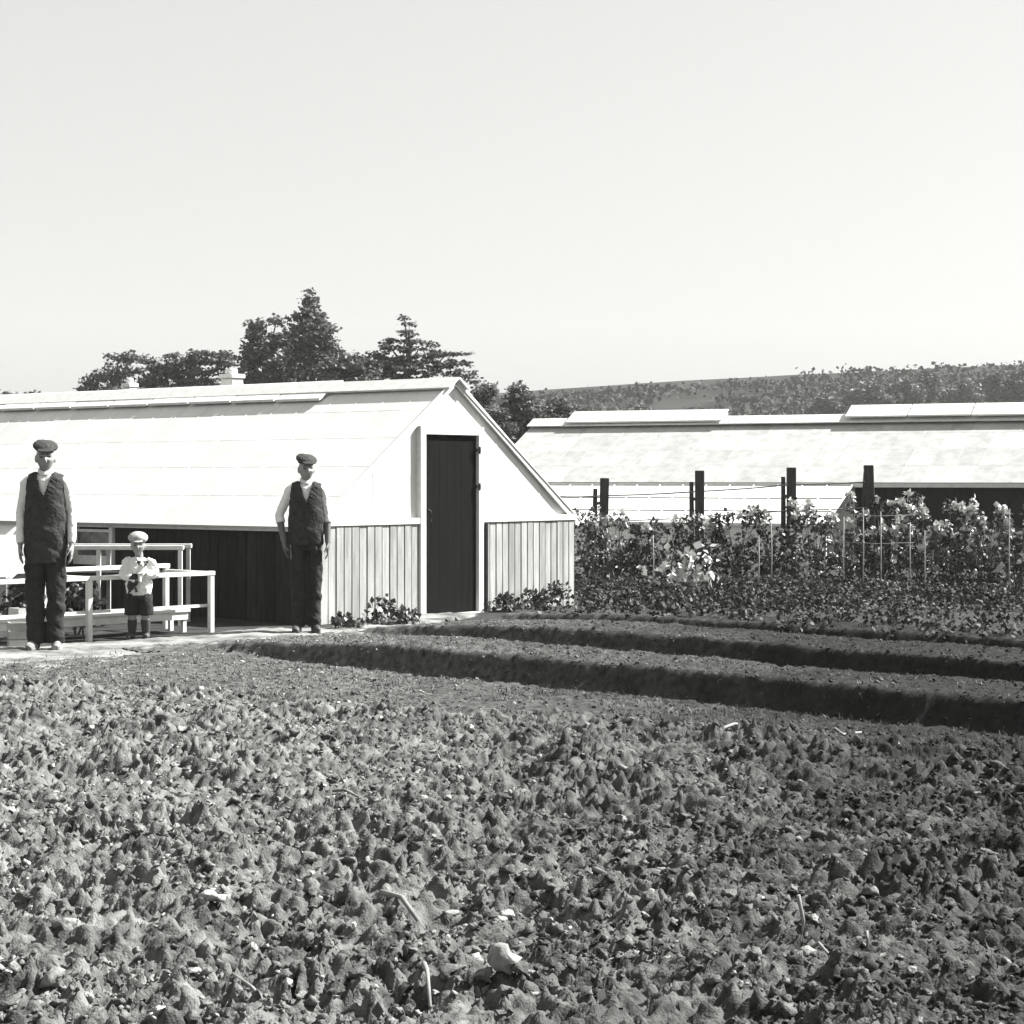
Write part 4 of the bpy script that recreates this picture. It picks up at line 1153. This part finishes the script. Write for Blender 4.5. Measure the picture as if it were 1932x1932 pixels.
# boy --------------------------------------------------------------
def boy(loc, rot):
    root = empty('person', loc, rot, 'small boy in pale cap, white shirt and dark shorts hugging a small pet', 'person')
    hc = (-.005, -.01, .845); k = .80
    elb = [Vector((-.145, .0, .575)), Vector((.150, .0, .575))]
    wri = [Vector((-.030, -.135, .545)), Vector((.075, -.150, .60))]
    rm = Matrix.Rotation(R(8), 3, 'Z')
    parts = [([rm@Vector(v)+Vector(hc) for v in vs], f) for vs, f in head_shape((0, 0, 0), k)]
    parts.append(loft([(0, .01, .71, .040, .040), (0, .005, .78, .036, .038)], 16))
    parts.append(loft([(0, .01, .44, .088, .066), (0, 0, .52, .085, .066), (0, .005, .62, .09, .068), (0, .01, .70, .078, .05), (0, .01, .73, .045, .036)], 20))
    for i, s_ in enumerate((-1, 1)):
        parts.append(limb([(s_*.07, .01, .705), (s_*.105, .01, .695), elb[i], wri[i]], [(.034, .034), (.034, .034), (.027, .027), (.019, .019)]))
        parts += hand_shape(wri[i], (wri[i]-elb[i]), s_, .62, curl=.5)
        parts.append(limb([(s_*.045, .01, .46), (s_*.058, -.005, .25), (s_*.062, .01, .05)], [(.052, .055), (.040, .042), (.028, .03)]))
    me = fuse(parts, .0036, 2); inv = rm.transposed()
    for p in me.polygons:
        q = (inv@(Vector(p.center)-Vector(hc)))/k; x, y, z = q; i = 0
        if abs(x) < .09 and -.13 < z < .13 and y < .12:
            if y < -.05:
                if ((abs(x)-.030)/.015)**2+((z-.006)/.0075)**2 < 1: i = 1
                elif ((abs(x)-.030)/.021)**2+((z-.029)/.005)**2 < 1: i = 3
                elif (x/.022)**2+((z+.0655)/.0055)**2 < 1: i = 2
            elif z > -.02 and y > 0 and abs(x) < .078: i = 3
            if z > -.07 and y > .03: i = 3
        p.material_index = i
    link_mesh('body', me, [M['skin'], M['feature'], M['lip'], M['hair']], root, True)
    sp = [loft([(0, .01, .405, .112, .088), (0, 0, .46, .122, .098), (0, .005, .54, .118, .092), (0, .01, .64, .112, .082), (0, .01, .70, .095, .062), (0, .01, .735, .055, .046)], 22)]
    for i, s_ in enumerate((-1, 1)):
        e, w = elb[i], wri[i]
        sp.append(limb([(s_*.07, .01, .705), (s_*.112, .01, .69), e, e.lerp(w, .75), e.lerp(w, .93)], [(.038, .038), (.044, .044), (.040, .040), (.035, .035), (.024, .024)]))
    me = fuse(sp, .006, 2); wrinkle(me, .022, 26, 34, 6); link_mesh('shirt', me, M['shirt'], root, True)
    tp = [loft([(0, .01, .36, .118, .094), (0, .01, .43, .112, .088)], 22)]
    for s_ in (-1, 1): tp.append(limb([(s_*.055, .01, .40), (s_*.064, .0, .30), (s_*.068, .0, .215)], [(.064, .082), (.064, .078), (.066, .074)], 18))
    me = fuse(tp, .006, 2); wrinkle(me, .016, 20, 18, 12); link_mesh('shorts', me, M['trouser'], root, True)
    for s_ in (-1, 1):
        me = fuse([limb([(s_*.062, .01, .05), (s_*.061, .005, .12), (s_*.060, .0, .175)], [(.034, .036), (.042, .044), (.044, .046)], 16)], .005, 1)
        link_mesh('sock', me, M['sock'], root, True)
        fx = s_*.068
        bp_ = [loft([(fx, .012, .008, .030, .034), (fx, .012, .075, .033, .036)], 14), loft([(fx, .03, .026, .026, .026), (fx+s_*.004, -.04, .026, .032, .026), (fx+s_*.012, -.105, .02, .026, .018)], 14)]
        me = fuse(bp_, .005, 2); link_mesh('boot', me, M['boot'], root, True)
    cp_ = [ellipsoid((0, .006, .088), (.112, .120, .070), Matrix.Rotation(.15, 3, 'X')), ellipsoid((0, .004, .068), (.084, .102, .045)), ellipsoid((0, -.104, .048), (.058, .032, .009), Matrix.Rotation(.3, 3, 'X'))]
    me = fuse([([rm@(v*k)+Vector(hc) for v in vs], f) for vs, f in cp_], .005, 2); wrinkle(me, .008, 30, 30, 9)
    link_mesh('cap', me, M['cap_pale'], root, True)
    return root
by = gnd(262, 1205)
boy(by, R(0))
# pet held to the boy's chest
pet = empty('pet', (by.x, by.y, 0), 0, 'small black and white pet held against the boy\'s shirt', 'pet')
pp_ = [limb([(-.055, -.125, .46), (-.02, -.150, .53), (.03, -.165, .60), (.055, -.165, .655)], [(.030, .032), (.048, .045), (.045, .042), (.030, .030)], 18),
       ellipsoid((.066, -.180, .685), (.038, .042, .036)), loft([(.066, -.205, .680, .022, .020), (.066, -.235, .674, .015, .013), (.066, -.245, .674, .008, .008)], 12)]
for s_ in (-1, 1):
    pp_.append(loft([(.066+s_*.028, -.172, .700, .013, .007), (.066+s_*.042, -.176, .708, .012, .006), (.066+s_*.050, -.184, .690, .005, .004)], 10))
    pp_.append(limb([(.03+s_*.025, -.185, .585), (.02+s_*.03, -.215, .555), (.02+s_*.03, -.225, .525)], [(.016, .016), (.013, .013), (.014, .012)], 10))
    pp_.append(limb([(-.035+s_*.025, -.15, .49), (-.02+s_*.03, -.185, .47), (-.015+s_*.03, -.185, .43)], [(.022, .022), (.015, .015), (.014, .012)], 10))
pp_.append(limb([(-.055, -.12, .455), (-.075, -.12, .41), (-.078, -.125, .37)], [(.012, .012), (.009, .009), (.005, .005)], 8))
me = fuse(pp_, .0038, 2)
for p in me.polygons:
    x, y, z = p.center
    black = (z > .668 and not (abs(x-.066) < .010 and y < -.18)) or (.545 < z < .60 and x < .028) or (z < .535)
    if y < -.215 and z > .64: black = False
    if y < -.2 and z < .54: black = False
    if y < -.238 and z > .64: black = True
    p.material_index = 0 if black else 1
link_mesh('body', me, [M['fur_black'], M['fur_white']], pet, True)

# ------------------------------------------------------------------ twigs and stones in the dug soil
def soil_at(px, py):
    p = gnd(px, py); p.z = float(soil_z(np.array(p.x), np.array(p.y))); return p
for pts_, r_, lab in [
  ([(1352, 1402), (1385, 1372), (1420, 1358), (1470, 1360)], .011, 'pale arched root at the far edge of the dug plot'),
  ([(1575, 1412), (1590, 1400), (1625, 1396)], .010, 'short pale root near the right end of the dug plot edge'),
  ([(720, 1722), (758, 1738), (800, 1762)], .011, 'straight pale stick lying in the middle of the dug plot'),
  ([(1506, 1690), (1516, 1740), (1512, 1792)], .007, 'upright bent pale stem at the lower right of the plot'),
  ([(1512, 1795), (1545, 1815), (1575, 1838)], .007, 'thin pale stem slanting down from the bent stem'),
  ([(1120, 1640), (1160, 1655), (1200, 1685)], .010, 'curved pale stick right of the middle of the plot'),
  ([(440, 1862), (475, 1882), (515, 1908)], .008, 'pale stick near the bottom edge, left of centre'),
  ([(800, 1850), (806, 1880), (812, 1918)], .008, 'pale stick pointing at the bottom edge near centre'),
  ([(1635, 1795), (1637, 1815), (1634, 1835)], .006, 'tiny upright pale stem at the lower right'),
  ([(610, 1508), (650, 1520), (690, 1530)], .008, 'thin pale stick half way up the plot, left of the door line')]:
    a = [soil_at(*q) for q in pts_]
    up = 'upright' in lab
    base = a[0].copy() if not up else a[-1].copy()
    m_ = MB(); loc_ = []
    for i, q in enumerate(a):
        v = q.copy()
        if up:
            v = base.copy(); pz = pts_[i]; sc_ = base.y/F
            v.x = (pz[0]-966)*sc_; v.z = base.z+.02+(pts_[-1][1]-pz[1])*sc_
        else: v.z += .012+.02*math.sin(i*1.7)
        loc_.append(v-base)
    m_.tube([v-Vector((0, 0, 0)) for v in loc_], [r_*(1-.2*i) for i in range(len(loc_))], 7)
    o = m_.build('twig', M['twig'], None, True); o.location = base; tag(o, lab, 'twig', 'pale twigs in the dug soil')
for px, py, s_, lab in [(102, 1528, .045, 'pale round stone in the plot at the left, below the men'),
                        (945, 1895, .060, 'large pale clod at the bottom edge near the middle'),
                        (1252, 1670, .034, 'pale egg shaped stone right of the curved stick'),
                        (1510, 1490, .030, 'small pale leaning stone in the right part of the plot'),
                        (1178, 1485, .034, 'small pale stone in the middle of the plot'),
                        (130, 1800, .055, 'broad pale stone at the lower left'),
                        (95, 1895, .06, 'pale stone in the bottom left corner')]:
    p = soil_at(px, py)
    v = protos[RNG.integers(22)]*s_*np.array([1, .8, .8])
    o = link_mesh('stone', np_mesh('stone', v, ifc), M['stone'], None, False); o.location = p+Vector((0, 0, s_*.5)); o.rotation_euler = (random.uniform(-.4, .4), random.uniform(-.4, .4), random.random()*6)
    tag(o, lab, 'stone', 'pale stones in the dug soil')

# ------------------------------------------------------------------ air
hz = MB(); hz.box(-445, 445, -62, 505, -1.2, 40)
hm = bpy.data.materials.new('haze'); hm.use_nodes = True
hn = hm.node_tree; hn.nodes.remove(hn.nodes['Principled BSDF'])
pv = hn.nodes.new('ShaderNodeVolumePrincipled'); pv.inputs['Color'].default_value = (.97, .97, .94, 1); pv.inputs['Density'].default_value = .00032
hn.links.new(pv.outputs['Volume'], hn.nodes['Material Output'].inputs['Volume'])
o = hz.build('haze', hm); o['kind'] = 'stuff'; o['label'] = 'thin bright summer haze filling the air'

# ------------------------------------------------------------------ camera, light, sky
cam = bpy.data.cameras.new('camera'); co_ = bpy.data.objects.new('camera', cam); C.objects.link(co_)
co_.location = (0, 0, CAMZ); co_.rotation_euler = (R(90), 0, 0)
cam.sensor_width = 36; cam.sensor_fit = 'HORIZONTAL'; cam.lens = F/1932*36; cam.shift_y = (HOR-966)/1932
cam.clip_start = .1; cam.clip_end = 6000
bpy.context.scene.camera = co_
SUN_EL = R(43); SUN_DIR = Vector((.945, .327, 0)).normalized()
sl = bpy.data.lights.new('sun', 'SUN'); sl.energy = 5.0; sl.angle = R(.53); sl.color = (1, .995, .975)
so = bpy.data.objects.new('sun', sl); C.objects.link(so)
dirv = Vector((SUN_DIR.x*math.cos(SUN_EL), SUN_DIR.y*math.cos(SUN_EL), math.sin(SUN_EL)))
so.rotation_euler = dirv.to_track_quat('Z', 'Y').to_euler(); so.location = dirv*60
w = bpy.data.worlds.new('World'); bpy.context.scene.world = w; w.use_nodes = True
nt = w.node_tree; N = nt.nodes; L = nt.links
sk = N.new('ShaderNodeTexSky'); sk.sky_type = 'NISHITA'; sk.sun_disc = False
sk.sun_elevation = SUN_EL; sk.sun_rotation = math.atan2(SUN_DIR.x, SUN_DIR.y)
sk.air_density = 1.0; sk.dust_density = 3.0; sk.ozone_density = 1.0
bwn = N.new('ShaderNodeRGBToBW'); L.new(sk.outputs['Color'], bwn.inputs['Color'])
cmb = N.new('ShaderNodeVectorMath'); cmb.operation = 'MULTIPLY'; cmb.inputs[1].default_value = (1, 1, .975)
L.new(bwn.outputs['Val'], cmb.inputs[0])
fl_ = N.new('ShaderNodeMix'); fl_.data_type = 'RGBA'; fl_.inputs[0].default_value = .65; fl_.inputs[7].default_value = (2.95, 2.95, 2.89, 1)
L.new(cmb.outputs['Vector'], fl_.inputs[6])
L.new(fl_.outputs[2], N['Background'].inputs['Color']); N['Background'].inputs['Strength'].default_value = .066
sc = bpy.context.scene
sc.view_settings.view_transform = 'Standard'; sc.view_settings.look = 'None'; sc.view_settings.exposure = 1.92; sc.view_settings.gamma = 1
sc.view_settings.use_curve_mapping = False
